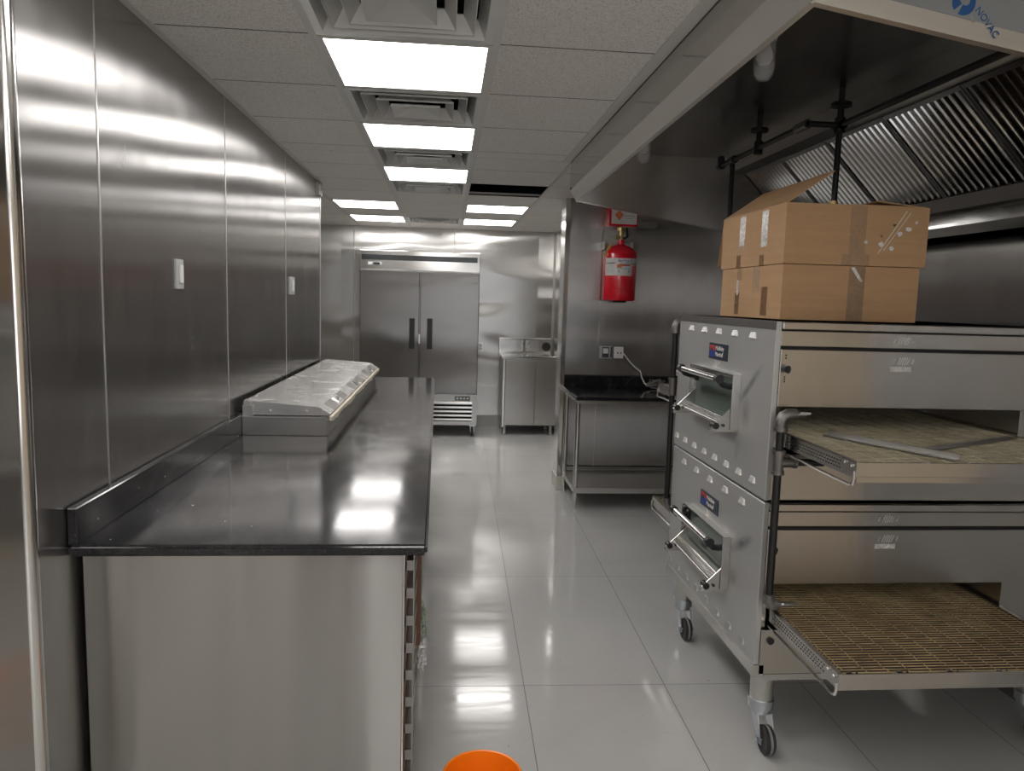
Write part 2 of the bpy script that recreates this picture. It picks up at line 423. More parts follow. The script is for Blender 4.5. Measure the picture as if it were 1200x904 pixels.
def panels(bld, axis, plane, out, a0, a1, seams, z0, z1, thick=0.10):
    """sheets with 3 mm joints before a core; axis = running axis, out = side the sheets face"""
    cuts = [a0]+[q for q in seams if a0 < q < a1]+[a1]
    pf, pb = plane, plane-out*0.012
    for p, q in zip(cuts, cuts[1:]):
        lo, hi = p+0.0015, q-0.0015
        if axis == 'y': bld.box(min(pf, pb), max(pf, pb), lo, hi, z0, z1)
        else: bld.box(lo, hi, min(pf, pb), max(pf, pb), z0, z1)
    c0, c1 = plane-out*0.0125, plane-out*thick
    if axis == 'y': bld.box(min(c0, c1), max(c0, c1), a0, a1, z0, z1)
    else: bld.box(a0, a1, min(c0, c1), max(c0, c1), z0, z1)

b = B(); LS = [2.235, 3.45, 4.68]
panels(b, 'y', XL, 1, 1.84, 5.92, LS, 0, CZ+0.02, 0.13)
struct(b, 'wall_left', 'wall_steel')
b = B()
for q in LS: b.box(XL, XL+0.002, q-0.003, q+0.003, 0.0, CZ)
b.box(XL-0.13, XL+0.004, 5.915, 5.93, 0, CZ)
struct(b, 'trim_1', 'steel')
# the sheet-clad splay where the wall turns away beside the camera, with its rounded corner trim
b = B(); b.slab([(-0.992, 1.80, 0), (-1.275, 0.83, 0), (-1.275, 0.83, CZ), (-0.992, 1.80, CZ)], 0.05)
struct(b, 'wall_left_splay', 'far_steel')
b = B(); b.cyl((-0.998, 1.822, 0), (-0.998, 1.822, CZ), 0.024, seg=24); struct(b, 'trim_2', 'bright_steel')
b = B(); b.box(-1.40, -1.275, YB, 0.84, 0, CZ); struct(b, 'wall_left_rear', 'rear_paint')
b = B(); panels(b, 'x', YF, -1, -3.0, 1.36, [-2.37, -1.144, 0.087], 0, CZ+0.02); struct(b, 'wall_far', 'far_steel')
b = B()
for q in (-1.144, 0.087): b.box(q-0.004, q+0.004, YF-0.0025, YF, 0.15, CZ)
b.box(1.335, 1.36, YF-0.004, YF, 0.15, CZ)
struct(b, 'trim_3', 'steel')
b = B(); b.box(-3.1, -3.0, 5.8, YF, 0, CZ+0.02); struct(b, 'wall_far_left', 'far_steel')
b = B(); b.box(-3.0, XL-0.13, 5.80, 5.93, 0, CZ+0.02); struct(b, 'wall_back_of_left', 'behind_paint')
b = B(); panels(b, 'y', 1.36, -1, 6.40, YF, [7.6, 8.8], 0, CZ+0.02); struct(b, 'wall_far_right', 'far_steel')
b = B(); panels(b, 'x', 6.20, -1, 0.985, XR+0.1, [1.292], 0, CZ+0.02, 0.20); struct(b, 'wall_divider', 'wall_steel')
b = B(); b.box(0.975, 0.985, 6.19, 6.41, 0.12, CZ); b.box(0.975, 1.012, 6.184, 6.196, 0.12, CZ); b.box(1.288, 1.296, 6.197, 6.20, 0, CZ)
struct(b, 'trim_4', 'bright_steel')
b = B(); b.box(0.968, 1.03, 6.180, 6.42, 0, 0.12); struct(b, 'baseboard_divider', 'cream_tile')
b = B(); panels(b, 'y', XR, -1, 0.85, 6.2, [1.22, 2.44, 3.66, 4.88], 0, CZ+0.1); struct(b, 'wall_right', 'wall_steel')
b = B(); b.box(XR, XR+0.1, YB, 0.85, 0, CZ+0.1); struct(b, 'wall_right_rear', 'tan_reflector')  # wall out of view; tan invented for the tint mirrored in the oven fronts
WX0, WX1, WZ0, WZ1 = 0.1, 2.1, 0.35, 2.25  # opening added out of view so sky light fills the room
b = B(); b.box(-1.4, XR+0.1, YB-0.1, YB, 0, WZ0).box(-1.4, XR+0.1, YB-0.1, YB, WZ1, CZ+0.02).box(-1.4, WX0, YB-0.1, YB, WZ0, WZ1).box(WX1, XR+0.1, YB-0.1, YB, WZ0, WZ1)
struct(b, 'wall_behind', 'behind_paint')
b = B()
for q in range(4): xx = WX0+(WX1-WX0)*q/3; b.box(xx-0.03, xx+0.03, YB-0.08, YB-0.02, WZ0, WZ1)
b.box(WX0, WX1, YB-0.08, YB-0.02, WZ0, WZ0+0.05).box(WX0, WX1, YB-0.08, YB-0.02, WZ1-0.05, WZ1)
struct(b, 'added_window', 'tee')
b = B(); b.box(-1.15, -0.25, YB, YB+0.04, 0, 2.1, 0.004); b.cyl((-0.34, YB+0.04, 1.0), (-0.34, YB+0.10, 1.0), 0.012).box(-0.46, -0.33, YB+0.09, YB+0.105, 0.99, 1.01); struct(b, 'added_door', 'added_door_brown')  # unseen brown door added for its reflection in the cabinet end panel
b = B(); b.box(-3.0, 1.35, YF-0.012, YF, 0, 0.15); struct(b, 'baseboard_far', 'base_tile')

# ceiling: tiles laid in a hanging grid; cells for lamps, diffusers, the missing tile and the hood stay open
HX0, HY0, HY1 = 0.745, 1.65, 4.62
LC = [(2, -5), (2, -8)] + [(0, n) for n in (-8, -6, -4, -2, 0, 2, 4)] + [(-1, 7), (-1, 9), (1, 7), (1, 9)]  # right-hand pair behind the camera added as unseen fill lamps
DC = [(0, n) for n in (-3, -1, 1, 3, 5, 9)]
HOLE = (1, 5)
xs = sorted({-3.0, XR, HX0, *[GX0+G*i for i in range(-4, 5)]}); xs = [x for x in xs if -3.0 <= x <= XR]
ys = sorted({YB, YF, HY0, HY1, *[GY0+G*i for i in range(-9, 12)]}); ys = [y for y in ys if YB <= y <= YF]
b = B()
for x0, x1 in zip(xs, xs[1:]):
    for y0, y1 in zip(ys, ys[1:]):
        cx, cyy = (x0+x1)/2, (y0+y1)/2
        ij = (math.floor((cx-GX0)/G), math.floor((cyy-GY0)/G))
        if ij in LC or ij in DC or ij == HOLE: continue
        if cx > HX0 and HY0 < cyy < HY1: continue
        b.box(x0, x1, y0+0.006, y1-0.006, CZ+0.003, CZ+0.019)
struct(b, 'ceiling', 'ceiling_tile')
b = B()
for i in range(-4, 5):
    x = GX0+G*i
    if not -3.0 < x < XR: continue
    if x > HX0: b.box(x-0.012, x+0.012, YB, HY0, CZ-0.002, CZ+0.006); b.box(x-0.012, x+0.012, HY1, YF, CZ-0.002, CZ+0.006)
    else: b.box(x-0.012, x+0.012, YB, YF, CZ-0.002, CZ+0.006)
for j in range(-9, 12):
    y = GY0+G*j
    b.box(-3.0, HX0 if HY0 < y < HY1 else XR, y-0.006, y+0.006, CZ+0.016, CZ+0.030)
b.box(XL, XL+0.024, 1.84, 5.93, CZ-0.002, CZ+0.006); b.box(-3.0, 1.36, YF-0.024, YF, CZ-0.002, CZ+0.006)
b.box(HX0-0.045, HX0-0.002, HY0, HY1, CZ-0.003, CZ+0.006); b.box(HX0-0.045, XR, HY1+0.002, HY1+0.03, CZ-0.003, CZ+0.006)
struct(b, 'trim_5', 'tee')
b = B()
for j in range(-9, 12):      # dark-coloured strips painting the shadow in the tile reveals
    y = GY0+G*j; b.box(-3.0, HX0 if HY0 < y < HY1 else XR, y-0.007, y+0.007, CZ+0.0042, CZ+0.014)
struct(b, 'trim_6', 'reveal_shade')
b = B(); b.box(-3.2, 2.6, -3.4, 9.55, 2.95, 3.0).box(-3.2, -3.1, -3.4, 9.55, CZ-0.1, 2.95).box(2.54, 2.6, -3.4, 9.55, CZ-0.1, 2.95).box(-3.1, 2.54, -3.4, -3.31, CZ-0.1, 2.95).box(-3.1, 2.54, 9.46, 9.55, CZ-0.1, 2.95); struct(b, 'ceiling_slab', 'concrete')  # side walls added out of view to keep sky light out of the plenum

# ------------------------------------------------------------ ceiling lamps
LL = {(0, 0): 'large looking square ceiling lamp, nearest of the lit panels over the aisle', (0, 2): 'second lit ceiling panel over the aisle, between two air diffusers',
      (0, 4): 'third lit ceiling panel over the aisle, beside the open ceiling hole',
      (-1, 7): 'left far ceiling lamp, the one nearer the camera of two above the fridge', (-1, 9): 'left far ceiling lamp close against the far steel wall',
      (1, 7): 'right far ceiling lamp just behind the missing ceiling tile', (1, 9): 'right far ceiling lamp close to the far wall above the small sink cabinet',
      (0, -2): 'ceiling lamp over the camera, outside the photo', (0, -4): 'ceiling lamp just behind the camera, outside the photo',
      (0, -6): 'ceiling lamp well behind the camera, outside the photo', (0, -8): 'ceiling lamp at the back of the room, outside the photo',
      (2, -5): 'added fill lamp behind the camera on the right, outside the photo', (2, -8): 'added fill lamp at the back right of the room, outside the photo'}
lamp0 = None
for i, j in LC:
    x, y = GX0+G*(i+0.5), GY0+G*(j+0.5)
    if lamp0 is None:
        t = thing('ceiling_light', LL[(i, j)], 'ceiling light', (x, y, CZ), 'square lit ceiling panels'); lamp0 = t
        q = B(); a, c = 0.300, 0.277
        q.box(x-a, x+a, y-a, y-c, CZ-0.001, CZ+0.03).box(x-a, x+a, y+c, y+a, CZ-0.001, CZ+0.03)
        q.box(x-a, x-c, y-c, y+c, CZ-0.001, CZ+0.03).box(x+c, x+a, y-c, y+c, CZ-0.001, CZ+0.03).box(x-a, x+a, y-a, y+a, CZ+0.03, CZ+0.06)
        q.done('frame', 'tee', t)
        q = B(); q.box(x-c, x+c, y-c, y+c, CZ+0.002, CZ+0.01); q.done('lens', 'lens', t)
    else:
        t = copy_tree(lamp0); t.location = (x, y, CZ); t['label'] = LL[(i, j)]

# ------------------------------------------------------------ air diffusers
DL = {(0, -1): 'large square four way air diffuser nearest the camera, cut by the top edge', (0, 1): 'square air diffuser between the first and second lit panels',
      (0, 3): 'square air diffuser between the second and third lit panels', (0, 5): 'square air diffuser behind the third lit panel, level with the ceiling hole',
      (0, 9): 'farthest air diffuser, close to the far wall above the fridge', (0, -3): 'air diffuser over the camera, outside the photo'}
d0 = None
def pyr(q, x, y, a0, z0, a1, z1, t=0.003):
    """square sloped collar from half size a0 at z0 to a1 at z1"""
    c0 = [(x-a0, y-a0), (x+a0, y-a0), (x+a0, y+a0), (x-a0, y+a0)]; c1 = [(x-a1, y-a1), (x+a1, y-a1), (x+a1, y+a1), (x-a1, y+a1)]
    for k in range(4):
        n = (k+1) % 4
        q.hexa([(*c0[k], z0), (*c0[n], z0), (*c1[n], z1), (*c1[k], z1), (*c0[k], z0+t), (*c0[n], z0+t), (*c1[n], z1+t), (*c1[k], z1+t)])
for i, j in DC:
    x, y = GX0+G*(i+0.5), GY0+G*(j+0.5)
    if d0 is None:
        t = thing('air_diffuser', DL[(i, j)], 'air vent', (x, y, CZ), 'square ceiling air diffusers'); d0 = t
        q = B(); a, c = 0.302, 0.265
        q.box(x-a, x+a, y-a, y-c, CZ-0.001, CZ+0.004).box(x-a, x+a, y+c, y+a, CZ-0.001, CZ+0.004)
        q.box(x-a, x-c, y-c, y+c, CZ-0.001, CZ+0.004).box(x+c, x+a, y-c, y+c, CZ-0.001, CZ+0.004)
        pyr(q, x, y, c, CZ-0.001, 0.238, CZ+0.055); q.done('frame', 'diffuser', t) if 'diffuser' in M else q.done('frame', 'dull_steel', t)
        for a0, z0, a1, z1 in ((0.228, -0.004, 0.190, 0.050), (0.168, -0.010, 0.130, 0.042)):
            q = B(); pyr(q, x, y, a0, CZ+z0, a1, CZ+z1); pyr(q, x, y, a0, CZ+z0, a0-0.003, CZ+z0+0.001, 0.008); q.done('cone', 'diffuser', t)
        q = B(); pyr(q, x, y, 0.108, CZ-0.016, 0.012, CZ+0.022); pyr(q, x, y, 0.108, CZ-0.016, 0.105, CZ-0.015, 0.010); q.box(x-0.012, x+0.012, y-0.012, y+0.012, CZ+0.02, CZ+0.024); q.done('centre_plate', 'diffuser', t)
        q = B(); q.box(x-0.29, x+0.29, y-0.29, y+0.29, CZ+0.12, CZ+0.125)
        for s in (-1, 1):
            q.box(x+s*0.29-0.004, x+s*0.29+0.004, y-0.29, y+0.29, CZ+0.01, CZ+0.12); q.box(x-0.29, x+0.29, y+s*0.29-0.004, y+s*0.29+0.004, CZ+0.01, CZ+0.12)
        q.done('throat', 'dark_void', t)
    else:
        t = copy_tree(d0); t.location = (x, y, CZ); t['label'] = DL[(i, j)]
# cable looping in the open ceiling cell
b = B(); hx, hy = GX0+G*1.5, GY0+G*5.5
b.tube([(hx-0.30, hy+0.1, 2.62), (hx-0.15, hy+0.0, 2.55), (hx-0.05, hy-0.05, 2.53), (hx+0.08, hy-0.02, 2.54), (hx+0.2, hy+0.05, 2.58), (hx+0.32, hy+0.12, 2.66)], 0.006)
tag(b.done('ceiling_cable', 'grey_plastic', loc=(hx, hy, 2.53)), 'grey cable sagging above the open hole in the ceiling', 'cable')

# ------------------------------------------------------------ exhaust hood
def zb(x, y): return 2.291-0.048*(y-1.66)/2.94-0.155*(x-0.787)
hood = thing('exhaust_hood', 'long stainless steel exhaust hood over the ovens, with baffle filters', 'exhaust hood', (1.5, 3.1, 2.475))
HB = 2.41  # back of the hood
b = B()
def run(bld, sec0, sec1, y0, y1):
    a = [bld.bm.verts.new((x, y0, z)) for x, z in sec0]; c = [bld.bm.verts.new((x, y1, z)) for x, z in sec1]; k = len(a)
    bld.bm.faces.new(a); bld.bm.faces.new(c[::-1])
    for i in range(k): bld.bm.faces.new([a[i], c[i], c[(i+1) % k], a[(i+1) % k]])
def fsec(y):
    z = zb(0.787, y); return [(0.747, 2.56), (0.747, z+0.060), (0.753, z+0.060), (0.753, 2.56)]
def lsec(y):
    z = zb(0.787, y); return [(0.747, z+0.060), (0.787, z), (0.803, z-0.003), (0.803, z+0.003), (0.790, z+0.004), (0.753, z+0.060)]
run(b, fsec(HY0), fsec(HY1), HY0, HY1)
b.done('front_panel', 'hood_steel', hood)
b = B(); run(b, lsec(HY0), lsec(HY1), HY0, HY1); b.done('front_lip', 'lip_steel_lit', hood)
for y0, y1 in ((HY0, HY0+0.018), (HY1-0.018, HY1)):
    b = B(); ya = (y0+y1)/2
    b.prism([(0.755, 2.56), (0.755, zb(0.787, ya)+0.055), (0.790, zb(0.787, ya)), (HB, zb(HB, ya)), (HB, 2.56)], 'y', y0, y1)
    # rolled lip
    yo = y0-0.012 if y0 < 2 else y1+0.0
    b.hexa([(0.79, yo, zb(0.787, ya)-0.004), (HB, yo, zb(HB, ya)-0.004), (HB, yo+0.012, zb(HB, ya)-0.004), (0.79, yo+0.012, zb(0.787, ya)-0.004),
            (0.79, yo, zb(0.787, ya)+0.006), (HB, yo, zb(HB, ya)+0.006), (HB, yo+0.012, zb(HB, ya)+0.006), (0.79, yo+0.012, zb(0.787, ya)+0.006)])
    ep = b.done('end_panel', 'hood_end' if y0 > 2 else 'lip_steel_lit', hood)
    if y0 < 2: near_end = ep
b = B(); b.box(0.753, HB, HY0+0.018, HY1-0.018, 2.535, 2.545); b.done('top_panel', 'hood_inner', hood)
# protective film still stuck on the near end panel
b = B(); yy = HY0-0.0015
b.hexa([(0.80, yy, zb(0.80, 1.65)+0.045), (HB, yy, zb(HB, 1.65)+0.036), (HB, HY0, zb(HB, 1.65)+0.036), (0.80, HY0, zb(0.80, 1.65)+0.045),
        (0.80, yy, 2.55), (HB, yy, 2.55), (HB, HY0, 2.55), (0.80, HY0, 2.55)])
film = b.done('protective_film', 'film', near_end, label='bluish protective film with blue print')
b = B(); cx, cz = 1.143, 2.312; r = 0.028; seg = 28
for k in range(seg):     # ring of the round mark, left open for its swirl
    if 3 <= k <= 5 or 17 <= k <= 18: continue
    a0, a1 = 2*math.pi*k/seg, 2*math.pi*(k+1)/seg
    ri = 0.011+0.006*math.sin(a0*1.0+0.6)
    b.slab([(cx+ri*math.cos(a0), yy, cz+ri*math.sin(a0)), (cx+r*math.cos(a0), yy, cz+r*math.sin(a0)), (cx+r*math.cos(a1), yy, cz+r*math.sin(a1)), (cx+ri*math.cos(a1), yy, cz+ri*math.sin(a1))], 0.0006)
b.done('round_mark', 'film_blue', film)
an = math.radians(-47); u = (math.cos(an), 0, math.sin(an)); v = (-math.sin(an), 0, math.cos(an))
lettering('lettering', 'NOVAC', 0.0225, (1.170, yy, 2.297), u, v, 'film_blue', film)
lettering('lettering', 'films', 0.010, (1.158, yy, 2.283), u, v, 'print_grey', film)
lettering('lettering', 'n', 0.018, (0.942, yy, 2.312), u, v, 'film_blue', film)
# filter header
b = B(); b.box(1.745, 1.852, HY0+0.02, HY1-0.02, 2.448, 2.535); b.done('filter_header', 'steel', hood)
# baffle filters on a 45 degree bank
nf = 6; fl = (HY1-HY0-0.05)/nf
ax, az, bx_, bz = 1.852, 2.450, 2.200, 2.100
sd = Vector((bx_-ax, 0, bz-az)); SL = sd.length; sd.normalize(); nd = Vector((-sd.z, 0, sd.x)).normalized()
if nd.z > 0: nd = -nd      # outward (down, to the aisle)
def fp(y, s, h): p = Vector((ax, y, az)) + sd*s + nd*h; return (p.x, p.y, p.z)
f0 = None
for k in range(nf):
    y0 = HY0+0.025+fl*k; y1 = y0+fl-0.004
    b = B()
    def bar(ya, yb, s0, s1, h0, h1):
        b.hexa([fp(ya, s0, h0), fp(yb, s0, h0), fp(yb, s1, h0), fp(ya, s1, h0), fp(ya, s0, h1), fp(yb, s0, h1), fp(yb, s1, h1), fp(ya, s1, h1)])
    bar(y0, y0+0.012, 0, SL, -0.03, 0.006); bar(y1-0.012, y1, 0, SL, -0.03, 0.006)
    bar(y0, y1, 0, 0.02, -0.03, 0.008); bar(y0, y1, SL-0.02, SL, -0.03, 0.008); bar(y0, y1, 0, SL, -0.05, -0.045)
    if f0 is None:
        f0 = b.done('baffle_filter', 'filter_frame', hood)
        b = B(); nb = 11; st = (fl-0.028)/nb
        for q in range(nb):
            c = y0+0.012+st*(q+0.5)
            # front channel and rear channel of each baffle
            b.hexa([fp(c-st*0.22, 0.02, -0.008), fp(c+st*0.22, 0.02, -0.008), fp(c+st*0.22, SL-0.02, -0.008), fp(c-st*0.22, SL-0.02, -0.008),
                    fp(c-st*0.05, 0.02, 0.010), fp(c+st*0.05, 0.02, 0.010), fp(c+st*0.05, SL-0.02, 0.010), fp(c-st*0.05, SL-0.02, 0.010)])
        b.done('baffles', 'filter_steel', f0)
    else:
        b.bm.free(); c = copy_tree(f0, hood); c.location = (0, fl*k, 0)
# grease trough under the filters
b = B(); b.prism([(2.165, 2.118), (2.165, 2.06), (2.185, 2.05), (HB, 2.05), (HB, 2.12)], 'y', HY0+0.02, HY1-0.02); b.done('filter_rail', 'dull_steel', hood)
b = B(); b.prism([(2.135, 1.985), (2.135, 1.998), (2.150, 1.998), (2.16, 1.992), (HB, 1.992), (HB, 1.955), (2.20, 1.955)], 'y', HY0+0.005, HY1-0.02); b.done('grease_trough', 'hood_steel', hood)
b = B(); b.box(2.205, HB, HY0+0.02, HY1-0.02, 1.955, 2.12); b.done('back_panel', 'hood_steel', hood)
for y in (2.39, 3.85):     # vapour-proof lamps
    x = 1.0
    b = B(); b.cyl((x, y, 2.535), (x, y, 2.50), 0.05, seg=20).cyl((x, y, 2.50), (x, y, 2.47), 0.036, seg=20); lp = b.done('lamp', 'dull_steel', hood)
    b = B(); b.lathe([(0.034, 2.47), (0.034, 2.385), (0.030, 2.362), (0.018, 2.345), (0, 2.340)], (x, y, 0), seg=20)
    b.lathe([(0.031, 2.47), (0.031, 2.386), (0.027, 2.365), (0.016, 2.349), (0, 2.344)], (x, y, 0), seg=20); b.done('glass_globe', 'clear_glass', lp)
    b = B(); b.lathe([(0.0, 2.47), (0.014, 2.47), (0.016, 2.45), (0.024, 2.43), (0.026, 2.41), (0.018, 2.395), (0, 2.390)], (x, y, 0), seg=16); b.done('bulb', 'white_plastic', lp)

# suppression piping under the hood
t = thing('suppression_pipe', 'black iron fire suppression pipe run hung inside the exhaust hood', 'pipe', (1.55, 3.0, 2.535))
XA, XB, PZ = 1.487, 1.624, 2.385
yA0, yJ, yB1 = 4.05, 3.06, 1.72
b = B(); b.tube([(XA, yA0, PZ), (XA, yJ, PZ)], 0.0125); b.tube([(XB, yJ, PZ), (XB, yB1, PZ)], 0.0125); b.tube([(XA, yJ, PZ), (XB, yJ, PZ)], 0.0125)
b.done('pipe_run', 'black_iron', t)
for x, y, top in ((XA, 3.56, 2.535), (XB, yJ, 2.535)):
    b = B(); b.cyl((x, y, PZ), (x, y, top), 0.013).cyl((x, y, 2.46), (x, y, 2.475), 0.042); b.cyl((x, y, PZ-0.03), (x, y, PZ+0.03), 0.021); b.done('hanger', 'black_iron', t)
for x, y, z in ((XA, 3.88, 2.02), (XB, yJ, 2.075)):
    b = B(); b.cyl((x, y, PZ), (x, y, z), 0.0125).cyl((x, y-0.03, PZ), (x, y+0.03, PZ), 0.02); d = b.done('drop_pipe', 'black_iron', t)
    b = B(); b.cyl((x, y, z), (x, y, z-0.02), 0.016).cyl((x, y, z-0.02), (x, y, z-0.035), 0.016, 0.008); b.done('nozzle', 'brass', d)
b = B(); b.cyl((XA, yJ+0.0, PZ), (XA, yJ+0.10, PZ), 0.020); b.done('coupling', 'grey_iron', t)
b = B(); b.cyl((XB, yJ-0.03, PZ), (XB, yJ+0.03, PZ), 0.02); b.done('tee', 'black_iron', t)
b = B(); b.cyl((XA, yA0-0.02, PZ), (XA, yA0+0.025, PZ), 0.021).cyl((XA, yA0, PZ), (XA, yA0, PZ+0.05), 0.018); b.done('elbow', 'black_iron', t)

# ------------------------------------------------------------ conveyor ovens
OX0, OX1, OY0, OY1 = 1.12, 2.32, 2.43, 3.47
def build_oven(z0, upper):
    lab = ('upper stainless conveyor oven of the stacked pair, cardboard boxes on top' if upper
           else 'lower stainless conveyor oven of the stacked pair, standing on casters')
    t = thing('conveyor_oven', lab, 'oven', (1.62, 2.95, z0))
    H = 0.632; e = 0.003
    b = B()
    b.box(OX0+0.02, OX1, OY0+0.012, OY1-0.012, z0+0.335, z0+H-e).box(OX0+0.02, OX1, OY0+0.012, OY1-0.012, z0+e, z0+0.165)
    b.box(OX0+0.02, 1.158, OY0+0.012, OY1-0.012, z0+0.165, z0+0.335).box(2.05, OX1, OY0+0.012, OY1-0.012, z0+0.165, z0+0.335)
    b.done('body', 'steel_v', t)
    b = B(); b.box(OX0+0.02, OX1, OY0-0.012, OY1+0.012, z0+0.602, z0+H-e, 0.003); b.done('top_trim', 'steel_v', t)
    for y0, y1 in ((OY0, OY0+0.012), (OY1-0.012, OY1)):
        b = B(); b.box(OX0+0.02, OX1-0.01, y0, y1, z0+0.545, z0+0.598, 0.002); pp = b.done('upper_fascia', 'steel_v', t)
        b = B(); b.box(OX0+0.02, OX1-0.01, y0-(0.006 if y0 < 3 else 0), y1, z0+0.336, z0+0.535, 0.002); dp = b.done('front_panel', 'steel_v', t)
        if y0 < 3:
            # pale hazard marks: leaning strokes with a pale strip beneath
            for par, zz, yf in ((pp, z0+0.572, y0), (dp, z0+0.502, y0-0.006)):
                b = B()
                for q in range(9):
                    xx = 1.548+q*0.0085
                    if q in (1, 7): continue
                    le = 0.010 if 1 < q < 7 else 0.006
                    b.hexa([(xx-le*0.5, yf-0.0006, zz-le*1.3), (xx-le*0.5+0.002, yf-0.0006, zz-le*1.3), (xx-le*0.5+0.002, yf, zz-le*1.3), (xx-le*0.5, yf, zz-le*1.3),
                            (xx+le*0.5, yf-0.0006, zz+le*1.3), (xx+le*0.5+0.002, yf-0.0006, zz+le*1.3), (xx+le*0.5+0.002, yf, zz+le*1.3), (xx+le*0.5, yf, zz+le*1.3)])
                b.done('hazard_mark', 'white_paper', par)
            b = B(); b.box(1.535, 1.612, y0-0.0068, y0-0.006, z0+0.466, z0+0.483); b.done('pale_sticker', 'white_tape', dp)
            b = B(); b.cyl((1.158, y0-0.006, z0+0.468), (1.158, y0-0.026, z0+0.468), 0.012).box(1.152, 1.164, y0-0.036, y0-0.02, z0+0.455, z0+0.481, 0.003); b.done('catch_knob', 'black_plastic', dp)
            for q in (0.515, 0.505, 0.44, 0.432, 0.424):
                b = B(); b.cyl((1.158, y0-0.006, z0+q), (1.158, y0-0.008, z0+q), 0.0025, seg=8); b.done('vent_hole', 'dark_void', dp)
    for zz in (0.5335, 0.5985):
        b = B(); b.box(OX0+0.021, OX1-0.012, OY0+0.004, OY0+0.0118, z0+zz, z0+zz+(0.0130 if zz < 0.55 else 0.005)); b.done('gap_shade_strip', 'dark_void', t)  # near-black strips paint shade into the shallow panel gaps
    # operator side panel
    b = B(); b.box(OX0, OX0+0.02, OY0, OY1, z0+e, z0+H-e, 0.002); ep = b.done('side_panel', 'oven_panel', t)
    if upper:
        b = B(); b.box(OX0-0.002, OX0+0.0, OY0, OY1, z0+H-0.032, z0+H-e); b.done('top_band', 'grey_iron', ep)
    else:
        b = B(); b.box(OX0-0.004, OX0+0.04, OY0-0.004, OY1+0.004, z0-0.012, z0+0.036, 0.003); b.box(OX0+0.04, OX1, OY0-0.004, OY0+0.04, z0-0.025, z0-0.002); b.box(OX0+0.04, OX1, OY1-0.04, OY1+0.004, z0-0.025, z0-0.002)
        b.done('base_frame', 'steel_h', t)
    def louver(y, z, s=1.0):
        q = B(); X = OX0
        q.hexa([(X, y-0.027*s, z-0.011), (X, y+0.027*s, z-0.011), (X-0.009, y+0.022*s, z-0.009), (X-0.009, y-0.022*s, z-0.009),
                (X, y-0.020*s, z+0.012), (X, y+0.020*s, z+0.012), (X-0.003, y+0.018*s, z+0.011), (X-0.003, y-0.018*s, z+0.011)])
        q.done('louver', 'louver' if (upper or z > z0+0.3) else 'oven_panel', ep)
    for q in range(5): louver(3.296-q*0.170, z0+(0.572 if upper else 0.585))
    for q in range(8): louver(3.425-q*0.1265, z0+(0.052 if upper else 0.075), 0.9)
    # badge
    b = B(); b.box(OX0-0.003, OX0, 2.846, 3.055, z0+0.455, z0+0.522, 0.001); bd = b.done('badge', 'badge', ep)
    xb = OX0-0.0032
    b = B(); b.box(xb-0.001, xb, 2.985, 3.043, z0+0.490, z0+0.512); b.done('red_square', 'print_red', bd)
    b = B(); b.box(xb-0.001, xb, 2.985, 3.043, z0+0.466, z0+0.4895); b.done('blue_square', 'print_blue', bd)
    lettering('lettering', 'M', 0.050, (xb-0.0012, 3.036, z0+0.472), (0, -1, 0), (0, 0, 1), 'badge', bd)
    lettering('lettering', 'Middleby', 0.025, (xb, 2.978, z0+0.494), (0, -1, 0), (0, 0, 1), 'white_paper', bd)
    lettering('lettering', 'Marshall', 0.025, (xb, 2.978, z0+0.469), (0, -1, 0), (0, 0, 1), 'white_paper', bd)
    b = B(); b.box(OX0-0.001, OX0, 2.93, 3.00, z0+0.422, z0+0.447); tp = b.done('tape_label', 'white_tape', ep)
    # window door
    wy0, wy1, wz0, wz1 = 2.715, 3.180, z0+0.235, z0+0.400
    b = B(); r = 0.014; X = OX0
    b.box(X-0.012, X, wy0-r, wy1+r, wz1, wz1+r, 0.002).box(X-0.012, X, wy0-r, wy1+r, wz0-r, wz0, 0.002)
    b.box(X-0.012, X, wy0-r, wy0, wz0, wz1).box(X-0.012, X, wy1, wy1+r, wz0, wz1)
    b.box(X-0.034, X, wy0-r-0.003, wy0-r, wz0-0.03, wz1+r, 0.001).box(X-0.034, X, wy1+r, wy1+r+0.003, wz0-0.03, wz1+r, 0.001)
    b.box(X-0.030, X, wy0-r, wy1+r, wz1+r, wz1+r+0.003)
    wd = b.done('window_door', 'steel_h', ep)
    b = B(); b.box(X-0.007, X-0.001, wy0, wy1, wz0, wz1); b.done('glass', 'oven_glass', wd)
    b = B(); b.cyl((X-0.055, wy0, wz0-0.012), (X-0.055, wy1, wz0-0.012), 0.007).box(X-0.045, X-0.012, wy0, wy1, wz0-0.018, wz0-0.015); b.done('hinge_rod', 'steel_h', wd)
    for y in (wy0-0.012, wy1-0.002):
        b = B(); b.prism([(X, wz0+0.085), (X, wz0-0.035), (X-0.105, wz0-0.035), (X-0.105, wz0-0.018)], 'y', y, y+0.004)
        b.prism([(X, wz0-0.035), (X-0.105, wz0-0.035), (X-0.105, wz0-0.038), (X, wz0-0.038)], 'y', y-0.0, y+0.03)
        g = b.done('gusset', 'bright_steel', wd)
        b = B(); b.cyl((X-0.09, y-0.010, wz0-0.014), (X-0.09, y+0.028, wz0-0.014), 0.013).cyl((X-0.06, y-0.006, wz0-0.012), (X-0.06, y, wz0-0.012), 0.006); b.done('clamp_knob', 'black_plastic', g)
    hz = z0+0.402
    b = B(); b.cyl((X-0.092, 2.700, hz), (X-0.092, 3.135, hz), 0.0125, seg=20); hd = b.done('handle', 'chrome', wd)
